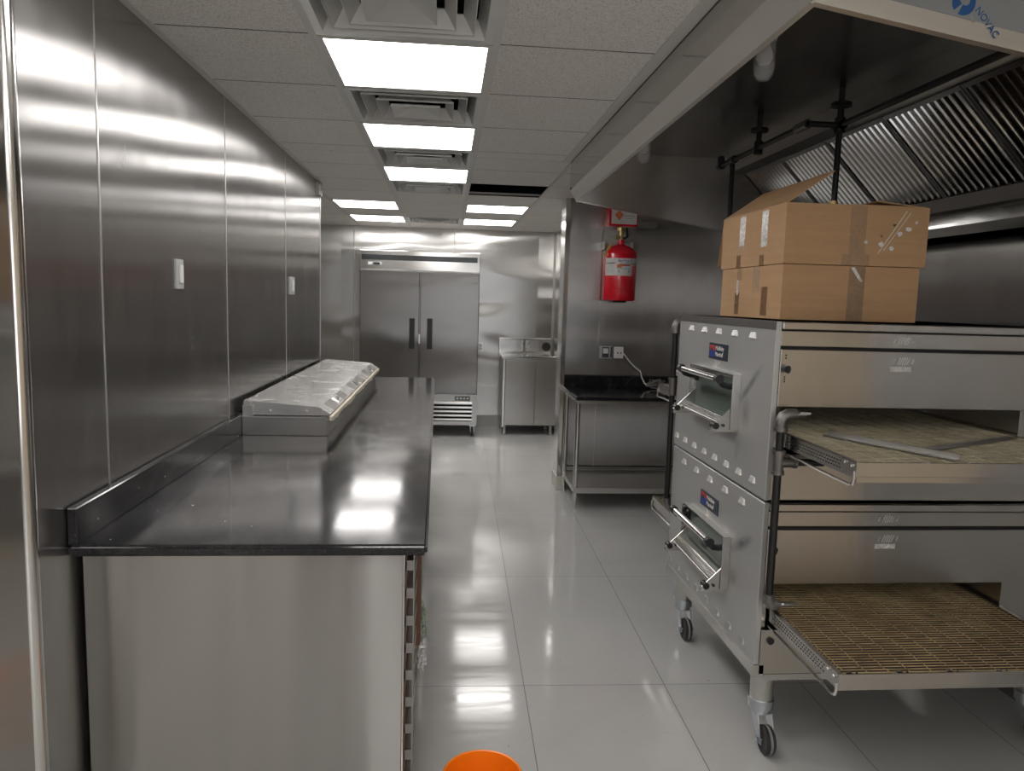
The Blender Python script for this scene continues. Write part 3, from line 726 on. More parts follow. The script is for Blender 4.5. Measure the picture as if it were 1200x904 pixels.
    for y, ye, s in ((2.69, 2.718, -1), (3.135, 3.165, 1)):
        b = B(); b.cyl((X-0.092, y-0.012, hz), (X-0.092, y+0.014, hz), 0.0175, seg=20)
        b.tube([(X-0.092, y, hz-0.004), (X-0.075, y+0.004, hz-0.022), (X-0.05, (y+ye)/2, hz-0.030), (X-0.02, ye, hz-0.030), (X-0.004, ye, hz-0.032)], 0.012)
        b.box(X-0.022, X-0.001, ye-0.016, ye+0.012, hz-0.055, hz-0.010, 0.003); b.done('handle_arm', 'black_plastic', hd)
    # conveyor
    bz = z0+0.240; cx0, cx1, yn, yf = 1.166, 2.045, 1.957, 3.943
    b = B()
    for x0, x1 in ((cx0, cx0+0.003), (cx1-0.003, cx1)):
        b.box(x0, x1, yn+0.002, yf-0.002, bz-0.042, bz+0.006)
        s = 1 if x0 < 1.5 else -1
        b.box(min(x0, x0+s*0.014), max(x1, x1+s*0.010), yn+0.002, yf-0.002, bz+0.004, bz+0.007)
    for y0, y1 in ((yn, yn+0.003), (yf-0.003, yf)): b.box(cx0, cx1, y0, y1, bz-0.036, bz+0.006, 0.001)
    b.box(cx0+0.02, cx1-0.02, yn+0.03, yn+0.034, bz-0.060, bz-0.036); b.box(cx0+0.02, cx1-0.02, yf-0.034, yf-0.03, bz-0.060, bz-0.036)
    cv = b.done('conveyor_frame', 'steel_v', t)
    b = B()
    for rr in range(3):
        for q in range(22):
            yy = yn+0.085+q*0.016+(0.008 if rr % 2 else 0); b.box(cx0-0.0006, cx0, yy, yy+0.007, bz-0.030+rr*0.010, bz-0.026+rr*0.010)
    b.done('perforations', 'dark_void', cv)
    b = B()
    for yy, zz in ((yn+0.025, bz-0.010), (yn+0.06, bz-0.006)): b.cyl((cx0, yy, zz), (cx0-0.006, yy, zz), 0.005, seg=8)
    b.done('bolt', 'bright_steel', cv)
    b = B(); b.box(cx0+0.01, cx1-0.01, yn+0.04, yf-0.04, bz-0.040, bz-0.037); b.done('crumb_tray', 'crumb_pan', cv)
    b = B(); nrod = 118; ya, yb = yn+0.022, yf-0.022
    for q in range(nrod):
        yy = ya+(yb-ya)*q/(nrod-1); b.cyl((cx0+0.008, yy, bz), (cx1-0.008, yy, bz), 0.0015 if upper else 0.0018, seg=5, cap=False)
    for q in range(13):
        xx = cx0+0.028+q*(cx1-cx0-0.056)/12
        for k in range(nrod-1):
            if (k*7+q*3) % 11 == 0: continue
            y0 = ya+(yb-ya)*k/(nrod-1); s = 0.0022*math.sin(k*1.9+q)
            b.box(xx+s-0.0009, xx+s+0.0009, y0-0.001, y0+(yb-ya)/(nrod-1)+0.001, bz+0.0005, bz+0.0028)
    b.done('wire_belt', 'belt_pale' if upper else 'belt_brown', cv)
    for yy in (yn+0.020, yf-0.020):
        b = B(); b.cyl((cx0+0.004, yy, bz-0.012), (cx1-0.004, yy, bz-0.012), 0.009)
        for q in range(6):
            xx = cx0+0.03+q*0.158; b.cyl((xx, yy, bz-0.012), (xx+0.018, yy, bz-0.012), 0.0155, seg=14).cyl((xx+0.03, yy, bz-0.012), (xx+0.036, yy, bz-0.012), 0.0155, seg=14)
        b.done('sprocket_shaft', 'bright_steel', cv)
    for s, y0, y1 in ((1, yn+0.004, OY0-0.005), (-1, yf-0.004, OY1+0.005)):
        b = B(); b.tube([(cx0-0.004, y1, bz-0.058), (cx0-0.004, y0+s*0.02, bz-0.064), (cx0-0.004, y0+s*0.006, bz-0.060), (cx0-0.004, y0, bz-0.046), (cx0-0.004, y0, bz-0.02)], 0.0045, 8); b.done('wire_guard', 'bright_steel', cv)
    if not upper:
        b = B()
        b.prism([(OY0-0.004, z0+0.0), (OY0-0.004, z0+0.165), (OY0+0.0, z0+0.165), (OY0, z0)], 'x', OX0+0.02, OX1-0.02); b.done('lower_front_panel', 'steel_v', t)
        b = B(); b.cyl((1.175, OY0-0.004, z0+0.125), (1.175, OY0-0.010, z0+0.125), 0.013); b.done('grommet', 'black_plastic', t)
        for x in (1.187, 2.25):
            for y in (2.492, 3.405):
                b = B(); b.cyl((x, y, z0-0.01), (x, y, 0.185), 0.041, seg=24); lg = b.done('leg', 'steel_h', t)
                b = B(); b.cyl((x, y, 0.187), (x, y, 0.178), 0.047, seg=24).cyl((x, y, 0.178), (x, y, 0.150), 0.045, seg=24).cyl((x, y, 0.150), (x, y, 0.135), 0.036, seg=20); b.done('foot_collar', 'zinc', lg)
                wx, wy, rw = x+0.004, y-0.058, 0.052
                b = B()
                for s in (-1, 1):
                    b.prism([(y+0.022, 0.137), (y-0.030, 0.137), (wy-0.014, rw-0.012), (wy+0.014, rw-0.012), (y+0.022, 0.115)], 'x', wx+s*0.026-0.002, wx+s*0.026+0.002)
                b.box(wx-0.028, wx+0.028, y-0.036, y+0.030, 0.133, 0.138); b.cyl((wx-0.042, wy, rw), (wx+0.036, wy, rw), 0.006, seg=10); b.cyl((wx-0.040, wy, rw), (wx-0.030, wy, rw), 0.011, seg=6)
                b.done('caster_fork', 'zinc', lg)
                b = B(); b.lathe([(0.0, -0.017), (0.030, -0.017), (0.034, -0.018), (rw-0.006, -0.018), (rw, -0.012), (rw, 0.012), (rw-0.006, 0.018), (0.034, 0.018), (0.030, 0.017), (0, 0.017)], (wx, wy, rw), 'x', 28)
                wl = b.done('wheel', 'rubber', lg)
                b = B(); b.lathe([(rw-0.002, -0.005), (rw+0.0006, -0.004), (rw+0.0006, 0.004), (rw-0.002, 0.005)], (wx, wy, rw), 'x', 28); b.done('tread_band', 'grey_rubber', wl)
    return t
build_oven(0.310, False)
build_oven(0.945, True)

# loose strips on the upper belt
def strip(name, p0, p1, wd, h, label, z):
    a, c = Vector((*p0, z)), Vector((*p1, z)); d = (c-a).normalized(); n = Vector((-d.y, d.x, 0))*wd
    b = B(); up = Vector((0, 0, 1))
    b.hexa([a, c, c+n, a+n, a+up*0.003, c+up*0.003, c+n+up*0.003, a+n+up*0.003])
    n2 = n.normalized()*0.003
    b.hexa([a+n-n2, c+n-n2, c+n, a+n, a+n+up*h-n2, c+n+up*h-n2, c+n+up*h, a+n+up*h])
    tag(b.done(name, 'dull_steel', loc=(a+c)/2), label, 'metal strip')
strip('metal_angle', (1.290, 2.385), (1.488, 1.995), 0.030, 0.016, 'grey metal angle strip lying slanted across the near edge of the upper oven belt', 1.1895)
strip('metal_strip', (1.505, 2.13), (1.99, 2.37), 0.035, 0.006, 'flat dull metal strip lying deeper on the upper oven belt, behind the angle strip', 1.1895)

# gas pipes
def gas(label, x, y, ztop, zmid, zbot, s):
    t = thing('gas_pipe', label, 'pipe', (x, y, zbot))
    b = B(); b.cyl((x, y, ztop), (x, y, zmid+0.03), 0.0135).cyl((x, y, zmid-0.03), (x, y, zbot), 0.0135); b.done('pipe', 'black_iron', t)
    b = B(); b.tube([(x, y, ztop-0.03), (x, y, ztop), (x+0.008, y, ztop+0.018), (x+0.025, y, ztop+0.026), (x+0.05, y, ztop+0.026)], 0.020, 14).cyl((x, y, ztop-0.032), (x, y, ztop-0.018), 0.024); b.done('elbow', 'grey_iron', t)
    b = B(); b.cyl((x, y, zmid-0.04), (x, y, zmid+0.04), 0.0185).cyl((x, y, zmid), (x+0.06, y, zmid), 0.0175).cyl((x, y, zmid+0.03), (x, y, zmid+0.042), 0.022).cyl((x, y, zmid-0.042), (x, y, zmid-0.03), 0.022).cyl((x+0.05, y, zmid), (x+0.062, y, zmid), 0.021); b.done('tee', 'grey_iron', t)
    b = B(); b.cyl((x+0.06, y, zmid), (x+0.16, y, zmid), 0.013); b.done('branch_pipe', 'black_iron', t)
    b = B(); b.tube([(x, y, zbot+0.02), (x, y, zbot), (x+0.01, y, zbot-0.016), (x+0.035, y, zbot-0.02)], 0.020, 14); b.done('elbow', 'grey_iron', t)
    b = B(); b.cyl((x+0.035, y, zbot-0.02), (x+0.085, y, zbot-0.02), 0.009).box(x+0.05, x+0.10, y-0.012, y-0.006, zbot-0.016, zbot-0.008); b.done('valve', 'zinc', t)
    return t
g1 = gas('black gas pipe with grey elbows on the near corner of the oven stack', 1.140, 2.388, 1.235, 1.095, 0.606, 1)
b = B(); b.cyl((1.19, 2.388, 1.261), (1.225, 2.388, 1.261), 0.009).box(1.205, 1.24, 2.380, 2.386, 1.262, 1.27); b.done('valve', 'zinc', g1)
gas('black gas pipe on the far corner of the oven stack, beside the prep table', 1.112, 3.515, 1.515, 1.222, 0.640, -1)

# ------------------------------------------------------------ cardboard boxes
def carton(label, x0, x1, y0, y1, z0, z1, flaps):
    t = thing('cardboard_box', label, 'cardboard box', ((x0+x1)/2, (y0+y1)/2, z0))
    b = B(); k = 0.004
    b.box(x0, x1, y0, y0+k, z0, z1).box(x0, x1, y1-k, y1, z0, z1).box(x0, x0+k, y0+k, y1-k, z0, z1).box(x1-k, x1, y0+k, y1-k, z0, z1).box(x0+k, x1-k, y0+k, y1-k, z0, z0+k)
    if not flaps: b.box(x0+k, x1-k, y0+k, y1-k, z1-k, z1)
    body = b.done('body', 'cardboard', t)
    return t, body
zt = 1.5785
t, bd = carton('lower cardboard box, closed, standing on top of the oven', 1.208, 1.728, 2.60, 3.19, zt, zt+0.200, False)
def side_tape(x, y0, y1, z0, z1, mt):
    q = B(); q.box(x-0.0006, x, y0, y1, z0, z1); q.done('tape', mt, bd)
for a_ in ((1.208, 2.72, 2.775, zt+0.01, zt+0.12, 'brown_tape'), (1.208, 2.99, 3.035, zt+0.01, zt+0.10, 'brown_tape'), (1.2074, 2.80, 2.86, zt+0.10, zt+0.198, 'tape'), (1.2074, 3.0, 3.02, zt+0.09, zt+0.15, 'white_tape'), (1.208, 2.975, 3.02, zt+0.15, zt+0.199, 'tape')): side_tape(*a_)
b = B(); b.box(1.458, 1.52, 2.5993, 2.60, zt+0.0, zt+0.197); b.done('tape', 'tape', bd)
b = B(); b.slab([(1.462, 2.599, zt+0.195), (1.478, 2.599, zt+0.195), (1.512, 2.599, zt+0.145), (1.500, 2.599, zt+0.145)], -0.0006); b.done('tape', 'white_tape', bd)
zu = zt+0.202
t, bd = carton('upper cardboard box, open with raised flaps, on top of the other box', 1.203, 1.742, 2.592, 3.20, zu, zu+0.215, True)
zc = zu+0.215
b = B(); b.slab([(1.203, 2.60, zc), (1.203, 3.195, zc), (1.372, 3.20, zc+0.118), (1.372, 2.595, zc+0.118)], 0.004); b.done('flap', 'cardboard', t, label='raised flap leaning in over the box')
b = B(); b.slab([(1.206, 3.20, zc-0.002), (1.74, 3.20, zc-0.002), (1.72, 3.27, zc-0.20), (1.215, 3.27, zc-0.20)], 0.004); b.done('flap', 'cardboard', t, label='flap hanging down at the back')
b = B(); b.slab([(1.735, 2.6, zc-0.002), (1.735, 3.19, zc-0.002), (1.56, 3.18, zc+0.022), (1.56, 2.62, zc+0.018)], 0.004); b.done('flap', 'cardboard', t, label='flap folded almost flat')
b = B(); b.slab([(1.45, 2.60, zc), (1.73, 2.60, zc), (1.71, 2.74, zc-0.03), (1.47, 2.74, zc-0.03)], 0.004); b.done('flap', 'cardboard', t)
for a_ in ((1.203, 2.74, 2.795, zu+0.07, zc-0.01, 'white_tape'), (1.203, 2.955, 3.01, zu+0.085, zc-0.01, 'white_tape'), (1.203, 2.76, 2.80, zu, zu+0.04, 'brown_tape'), (1.203, 2.985, 3.03, zu, zu+0.05, 'brown_tape'), (1.2024, 2.965, 3.0, zu+0.06, zu+0.09, 'tape')): side_tape(*a_)
b = B(); b.box(1.42, 1.525, 2.5913, 2.592, zu+0.0, zu+0.04).box(1.445, 1.505, 2.5913, 2.592, zu+0.04, zc-0.004); b.done('tape', 'tape', bd)
b = B()
random.seed(3)
for x, z, r in ((1.508, 0.085, 0.008), (1.566, 0.080, 0.010), (1.606, 0.066, 0.009), (1.634, 0.118, 0.010), (1.668, 0.135, 0.012), (1.695, 0.160, 0.006), (1.565, 0.108, 0.004), (1.612, 0.148, 0.005), (1.450, 0.11, 0.003)):
    n = 9; b.slab([(x+r*random.uniform(0.6, 1.2)*math.cos(2*math.pi*q/n), 2.592, zu+z+r*random.uniform(0.6, 1.1)*math.sin(2*math.pi*q/n)) for q in range(n)], 0.0006)
b.slab([(1.555, 2.592, zu+0.045), (1.558, 2.592, zu+0.045), (1.657, 2.592, zu+0.20), (1.654, 2.592, zu+0.20)], 0.0006)
b.slab([(1.575, 2.592, zu+0.055), (1.577, 2.592, zu+0.055), (1.672, 2.592, zu+0.195), (1.670, 2.592, zu+0.195)], 0.0006)
b.done('torn_patches', 'white_paper', bd)

# ------------------------------------------------------------ left counter
CT = 0.946
t = thing('granite_countertop', 'long black granite countertop with upstand along the left steel wall', 'countertop', (-0.53, 4.1, CT-0.03))
b = B(); yn, yf = 1.972, 6.28
b.hexa([(-0.984, yn, CT-0.032), (-0.040, yn, CT-0.032), (-0.086, yf, CT-0.032), (-0.984, yf, CT-0.032), (-0.984, yn, CT), (-0.040, yn, CT), (-0.086, yf, CT), (-0.984, yf, CT)])
bmesh.ops.bevel(b.bm, geom=list(b.bm.edges), offset=0.009, segments=3, affect='EDGES')
b.done('slab', 'granite', t)
b = B(); b.box(-0.982, -0.957, yn+0.004, 5.9, CT, CT+0.10, 0.003); b.done('upstand', 'granite', t)

t = thing('counter_cabinet', 'stainless steel base cabinet under the long black countertop', 'cabinet', (-0.53, 4.1, 0.0))
b = B(); b.box(-0.962, -0.112, 2.035, 6.2, 0.10, CT-0.033); b.box(-0.90, -0.16, 2.2, 6.1, 0.0, 0.10); b.done('body', 'steel_v', t)
b = B(); b.box(-0.968, -0.108, 2.020, 2.035, 0.0, CT-0.034, 0.002); b.done('end_panel', 'steel_cab', t)
b = B(); b.box(-0.110, -0.104, 2.028, 2.050, 0.0, CT-0.034)
b.done('corner_strip', 'bright_steel', t)
# open tray-slide racks on the aisle side
for y0, x1, z0 in ((2.06, -0.078, 0.0), (2.72, -0.074, 0.55)):
    b = B(); b.box(x1-0.003, x1, y0, y0+0.02, z0, CT-0.036)
    zz = CT-0.075
    while zz > z0+0.05:
        b.box(-0.104, x1-0.003, y0, y0+0.30, zz-0.030, zz); zz -= 0.083
    b.done('slide_rack', 'rack_steel', t)
b = B(); b.box(-0.112, -0.100, 2.06, 3.4, 0.02, CT-0.036); b.done('brown_reflection', 'rack_brown', t)  # brown sheet stands in for the brown reflection between the rungs
b = B(); b.box(-0.098, -0.070, 2.46, 2.52, 0.42, CT-0.036); b.done('post', 'rack_brown', t, label='brown upright post')
for c, r, mt, lab, sd in (((-0.070, 2.62, 0.425), (0.016, 0.06, 0.060), 'green_plastic', 'crumpled greenish plastic bag hanging from the counter side', 2),
                          ((-0.068, 2.56, 0.318), (0.018, 0.045, 0.032), 'clear_plastic', 'crumpled clear plastic wrap hanging low from the counter side', 5)):
    b = B(); b.blob(c, r, sd, 4, 0.45, 7); tag(b.done('plastic_bag', mt, loc=c), lab, 'plastic bag')

# pan rail with lid
t = thing('pan_rail', 'stainless refrigerated pan rail with tilted lid on the black countertop', 'food pan rail', (-0.76, 4.8, CT))
RX0, RX1, RY0, RY1 = -0.957, -0.560, 3.56, 6.02
b = B(); b.box(RX0, RX1, RY0, RY1, CT, 1.032, 0.002); b.done('housing', 'steel_h', t)
b = B(); b.box(RX0, RX1+0.020, RY0-0.012, RY1+0.01, 1.032, 1.042, 0.002); b.done('rim', 'bright_steel', t)
b = B(); random.seed(5); pts = []
n = 60
for q in range(n):
    ya = RY0-0.012+(RY1-RY0+0.02)*q/n; yb = RY0-0.012+(RY1-RY0+0.02)*(q+1)/n; wv = 0.008+0.016*abs(mnoise.noise(Vector((q*0.35, 0.3, 0)))); wv2 = 0.008+0.016*abs(mnoise.noise(Vector(((q+1)*0.35, 0.3, 0))))
    b.hexa([(RX1+0.012, ya, 1.033-wv), (RX1+0.020+wv*0.6, ya, 1.033-wv), (RX1+0.020+wv2*0.6, yb, 1.033-wv2), (RX1+0.012, yb, 1.033-wv2),
            (RX1+0.012, ya, 1.043), (RX1+0.020+wv*0.6, ya, 1.043), (RX1+0.020+wv2*0.6, yb, 1.043), (RX1+0.012, yb, 1.043)])
b.done('sealant_bead', 'sealant', t)
cuts = [RY0+0.005, RY0+0.82, RY0+1.64, RY1]
for y0, y1 in zip(cuts, cuts[1:]):
    b = B(); lo = y0+0.002; hi = y1-0.002
    sec = [(RX0+0.006, 1.045), (RX0+0.006, 1.112), (-0.602, 1.086), (-0.546, 1.052), (-0.552, 1.045)]
    b.prism(sec, 'y', lo, hi); ld = b.done('lid', 'lid_steel', t)
    ym = (y0+y1)/2
    def ch(f, y, h): return (-0.602+0.056*f+0.5*h, y, 1.086-0.034*f+0.85*h)
    b = B(); b.hexa([ch(0.15, ym-0.06, 0), ch(0.85, ym-0.06, 0), ch(0.85, ym+0.06, 0), ch(0.15, ym+0.06, 0), ch(0.2, ym-0.055, 0.008), ch(0.8, ym-0.055, 0.008), ch(0.8, ym+0.055, 0.008), ch(0.2, ym+0.055, 0.008)])
    b.cyl(ch(0.5, ym-0.02, 0.006), ch(0.5, ym-0.02, 0.022), 0.008); b.done('latch', 'chrome', ld)
    for d_ in (-0.27, 0.10):
        b = B(); b.hexa([ch(0.1, ym+d_, 0), ch(0.95, ym+d_, 0), ch(0.95, ym+d_+0.17, 0), ch(0.1, ym+d_+0.17, 0), ch(0.1, ym+d_, 0.0012), ch(0.95, ym+d_, 0.0012), ch(0.95, ym+d_+0.17, 0.0012), ch(0.1, ym+d_+0.17, 0.0012)]); b.done('label_strip', 'grey_iron', ld)
b = B(); b.box(RX0+0.004, RX0+0.05, RY0-0.004, RY0+0.01, 1.042, 1.090); b.done('end_bracket', 'dull_steel', t)
for x_ in (-0.83, -0.66):
    b = B(); b.cyl((x_, RY0+0.006, 1.063), (x_, RY0-0.006, 1.063), 0.005); b.done('rivet', 'bright_steel', t)

# switch boxes on the left wall
def switch_plate(label, y0, y1, z0, z1, pw):
    t = thing('switch_plate', label, 'switch', (XL, (y0+y1)/2, (z0+z1)/2))
    b = B(); b.box(XL+0.0, XL+0.010, y0, y1, z0, z1, 0.002); p = b.done('plate', 'grey_plastic', t)
    b = B(); c = (y0+y1)/2; b.box(XL+0.010, XL+0.018, c-pw, c+pw, z0+0.022, z1-0.02, 0.002); b.done('rocker', 'white_plastic', p)
switch_plate('tall grey wall switch with white rocker, nearer one on the left wall', 2.800, 2.872, 1.627, 1.735, 0.014)
switch_plate('small white wall switch, farther one on the left wall', 4.76, 4.90, 1.617, 1.728, 0.028)
b = B(); b.box(XL, XL+0.03, 5.74, 5.85, 2.362, 2.46, 0.003); b.cyl((XL+0.03, 5.80, 2.41), (XL+0.036, 5.80, 2.41), 0.012)
tag(b.done('junction_box', 'dull_steel', loc=(XL, 5.8, 2.41)), 'small steel junction box high at the end of the left wall', 'junction box')

# ------------------------------------------------------------ fridge
t = thing('reach_in_fridge', 'tall two door stainless reach-in fridge against the far wall', 'fridge', (-0.31, 8.97, 0))
FX0, FX1, FY = -0.990, 0.378, 8.60
b = B(); b.box(FX0, FX1, FY+0.05, 9.33, 0.13, 2.14, 0.004); b.done('cabinet_body', 'steel_h', t)
b = B(); b.box(FX0, FX1, FY+0.012, FY+0.05, 1.925, 2.145, 0.004); hd = b.done('header_panel', 'bright_steel', t)
b = B(); b.box(FX0+0.02, FX1-0.03, FY+0.008, FY+0.012, 2.035, 2.095); b.done('dark_strip', 'display', hd)
b = B(); b.box(FX0+0.09, FX0+0.245, FY+0.006, FY+0.012, 1.975, 2.012, 0.002); dsp = b.done('controller', 'grey_plastic', hd)
b = B(); b.box(FX0+0.150, FX0+0.225, FY+0.004, FY+0.006, 1.980, 2.008); b.done('screen', 'display', dsp)
b = B(); b.box(FX0+0.100, FX0+0.135, FY+0.004, FY+0.006, 1.985, 2.004); b.done('button', 'white_plastic', dsp)
for x0, x1, hx in ((FX0+0.004, -0.312, -0.392), (-0.302, FX1-0.004, -0.188)):
    b = B(); b.box(x0, x1, FY, FY+0.048, 0.515, 1.915, 0.006, 2); d = b.done('door', 'fridge_steel', t)
    b = B(); b.box(hx-0.030, hx+0.030, FY-0.026, FY, 1.030, 1.385, 0.008, 2); h = b.done('handle', 'black_plastic', d)
    b = B(); b.box(hx-0.022, hx-0.014, FY-0.028, FY-0.026, 1.06, 1.355); b.done('grip_groove', 'rubber', h)
b = B(); b.cyl((-0.307, FY+0.02, 1.915), (-0.307, FY+0.02, 1.935), 0.012).box(-0.330, -0.284, FY+0.004, FY+0.03, 1.915, 1.921); b.done('hinge', 'bright_steel', t)
b = B(); b.box(-0.313, -0.301, FY-0.003, FY+0.01, 1.09, 1.20); b.done('door_tag', 'white_plastic', t)
b = B(); z0, z1 = 0.155, 0.505
b.box(FX0, FX1, FY+0.03, FY+0.05, z0, z1); b.box(FX0, FX0+0.06, FY+0.01, FY+0.03, z0, z1).box(FX1-0.06, FX1, FY+0.01, FY+0.03, z0, z1).box(FX0+0.06, FX1-0.06, FY+0.01, FY+0.03, z1-0.09, z1).box(FX0+0.06, FX1-0.06, FY+0.01, FY+0.03, z0, z0+0.03)
gr = b.done('grille', 'steel_h', t)
b = B()
for q in range(5): zz = z0+0.042+q*0.048; b.hexa([(FX0+0.06, FY+0.002, zz), (FX1-0.06, FY+0.002, zz), (FX1-0.06, FY+0.028, zz+0.012), (FX0+0.06, FY+0.028, zz+0.012), (FX0+0.06, FY+0.002, zz+0.022), (FX1-0.06, FY+0.002, zz+0.022), (FX1-0.06, FY+0.028, zz+0.034), (FX0+0.06, FY+0.028, zz+0.034)])
b.done('slats', 'bright_steel', gr)
b = B(); b.box(FX0+0.06, FX1-0.06, FY+0.027, FY+0.0295, z0+0.03, z1-0.09); b.done('dark_gap', 'dark_void', gr)
b = B(); b.box(FX1-0.26, FX1-0.085, FY+0.006, FY+0.01, z1-0.072, z1-0.022); pl = b.done('rating_plate', 'display', gr)
b = B()
for q in range(4): b.box(FX1-0.245+q*0.04, FX1-0.245+q*0.04+0.028, FY+0.005, FY+0.006, z1-0.058, z1-0.034)
b.done('print', 'print_grey', pl)
for x in (FX0+0.07, FX1-0.05):
    for y in (FY+0.09, 9.25):
        b = B(); b.box(x-0.035, x+0.035, y-0.04, y+0.04, 0.120, 0.132).prism([(y-0.02, 0.12), (y+0.025, 0.12), (y+0.0, 0.05), (y-0.03, 0.05)], 'x', x-0.022, x-0.018).prism([(y-0.02, 0.12), (y+0.025, 0.12), (y+0.0, 0.05), (y-0.03, 0.05)], 'x', x+0.018, x+0.022)
        ck = b.done('caster', 'zinc', t)
        b = B(); b.lathe([(0, -0.015), (0.046, -0.015), (0.05, -0.010), (0.05, 0.010), (0.046, 0.015), (0, 0.015)], (x, y-0.012, 0.05), 'x', 22); b.done('wheel', 'rubber', ck)
b = B(); b.box(0.405, 0.475, YF-0.014, YF, 0.965, 1.075, 0.003); tag(b.done('wall_outlet', 'white_plastic', loc=(0.44, YF, 1.02)), 'white wall outlet on the far wall beside the fridge', 'outlet')
o = bpy.data.objects['wall_outlet']
b = B(); b.box(0.425, 0.455, YF-0.016, YF-0.014, 1.025, 1.055).box(0.425, 0.455, YF-0.016, YF-0.014, 0.985, 1.015); b.done('socket', 'grey_plastic', o)

# ------------------------------------------------------------ sink cabinet in the far corner
t = thing('sink_cabinet', 'low stainless sink cabinet with raised splash in the far right corner', 'cabinet', (1.0, 9.05, 0))
SX0, SX1, SY = 0.672, 1.340, 8.75
b = B(); b.box(SX0+0.012, SX1, SY+0.025, 9.32, 0.12, 0.93); b.done('body', 'steel_h', t)
b = B(); b.box(SX0-0.004, SX1, SY-0.012, 9.325, 0.930, 0.962, 0.004, 2); b.done('worktop', 'bright_steel', t)
b = B(); b.box(SX0-0.004, SX1, 9.27, 9.325, 0.962, 1.145, 0.004, 2); sp_ = b.done('splashback', 'bright_steel', t)
b = B(); b.box(SX0+0.05, SX0+0.30, 9.267, 9.27, 0.985, 1.125).box(SX0+0.33, SX0+0.50, 9.267, 9.27, 0.985, 1.125); b.done('splash_reflection', 'lid_steel', sp_)  # raised rectangles stand in for reflections on the splashback
b = B(); b.lathe([(0, -0.002), (0.050, -0.002), (0.056, 0.0), (0.056, 0.004)], (1.268, 9.27, 1.045), 'y', 24); b.done('round_hole', 'dark_void', sp_)
for x0, x1 in ((SX0+0.045, 1.072), (1.080, SX1-0.004)):
    b = B(); b.box(x0, x1, SY, SY+0.024, 0.130, 0.905, 0.003); d = b.done('door', 'steel_h', t)
b = B(); b.box(SX0+0.012, SX0+0.040, SY+0.002, SY+0.026, 0.10, 0.925, 0.003); b.done('stile', 'bright_steel', t)
b = B()
for z in (0.24, 0.80): b.cyl((SX0+0.042, SY-0.004, z), (SX0+0.042, SY-0.004, z+0.06), 0.006, seg=10)
b.done('hinge', 'bright_steel', t)
for x in (SX0+0.05, SX1-0.05):
    for y in (SY+0.06, 9.26):
        b = B(); b.cyl((x, y, 0.0), (x, y, 0.125), 0.02, seg=16).cyl((x, y, 0.0), (x, y, 0.02), 0.026, seg=16); b.done('leg', 'steel', t)

# ------------------------------------------------------------ prep table by the divider wall
t = thing('prep_table', 'steel prep table with black granite top against the divider wall', 'table', (1.6, 5.85, 0))
TX0, TX1, TY0, TY1, TZ = 0.995, 2.20, 5.50, 6.185, 0.905
b = B(); b.box(TX0, TX1, TY0, TY1, TZ-0.03, TZ, 0.006, 2); b.done('tabletop', 'granite', t)
b = B(); b.box(TX0+0.01, TX1, 6.165, 6.187, TZ, TZ+0.10, 0.003); b.done('upstand', 'granite', t)
b = B(); b.box(TX0+0.02, TX1-0.02, TY0+0.05, TY0+0.07, TZ-0.06, TZ-0.03).box(TX0+0.02, TX0+0.04, TY0+0.07, TY1-0.05, TZ-0.06, TZ-0.03); b.done('apron', 'steel_h', t)
b = B(); b.box(TX0+0.025, TX1-0.03, TY0+0.085, TY1-0.01, 0.165, 0.172).box(TX0+0.022, TX1-0.03, TY0+0.082, TY0+0.087, 0.130, 0.172).box(TX0+0.022, TX0+0.027, TY0+0.085, TY1-0.01, 0.130, 0.172); b.done('undershelf', 'steel', t)
b = B(); b.box(TX0+0.05, TX1-0.05, TY1-0.016, TY1-0.012, 0.18, 0.21); b.done('shelf_upstand', 'steel', t)
for x in (TX0+0.037, TX1-0.06):
    for y in (TY0+0.105, TY1-0.04):
        b = B(); b.cyl((x, y, 0.03), (x, y, TZ-0.03), 0.019, seg=16).cyl((x, y, 0.0), (x, y, 0.03), 0.015, seg=14); b.done('leg', 'bright_steel', t)

# outlets over the prep table and the loose leads
t = thing('outlet_pair', 'steel switch and white outlet side by side on the divider wall above the table', 'outlet', (1.41, 6.2, 1.2))
b = B(); b.box(1.305, 1.418, 6.187, 6.20, 1.150, 1.255, 0.003); p = b.done('switch_plate', 'grey_plastic', t)
b = B(); b.box(1.335, 1.378, 6.182, 6.187, 1.192, 1.235); b.done('toggle', 'white_plastic', p)
b = B(); b.box(1.328, 1.385, 6.1855, 6.187, 1.158, 1.246).box(1.40, 1.414, 6.1855, 6.187, 1.16, 1.25); b.done('plate_opening', 'print_dark', p)
b = B(); b.box(1.432, 1.512, 6.184, 6.20, 1.152, 1.250, 0.003); p = b.done('outlet_plate', 'white_plastic', t)
b = B()
for q in (1.456, 1.484): b.box(q, q+0.012, 6.1835, 6.184, 1.193, 1.205)
b.done('socket_slot', 'print_dark', p)
b = B(); b.tube([(1.509, 6.18, 1.198), (1.54, 6.17, 1.16), (1.572, 6.17, 1.12), (1.62, 6.16, 1.075), (1.658, 6.15, 1.047), (1.668, 6.14, 1.0), (1.69, 6.12, 0.95), (1.74, 6.08, 0.918), (1.80, 6.05, 0.914)], 0.005, 8)
tag(b.done('power_cord', 'white_plastic', loc=(1.6, 6.17, 1.0)), 'pale cord running from the white outlet down to the table', 'cord')
b = B(); random.seed(11); px = Vector((1.72, 6.0, 0.93)); pts = []
for q in range(60):
    a = q*0.9; pts.append((1.76+0.09*math.cos(a)*random.uniform(0.4, 1.1), 6.02+0.07*math.sin(a)*random.uniform(0.4, 1.0), 0.93+0.05*abs(math.sin(q*0.37))*random.uniform(0.3, 1.3)))
b.tube(pts, 0.0035, 6)
tag(b.done('wire_tangle', 'wire', loc=(1.76, 6.02, 0.912)), 'tangle of thin dark wires lying on the prep table', 'wires')
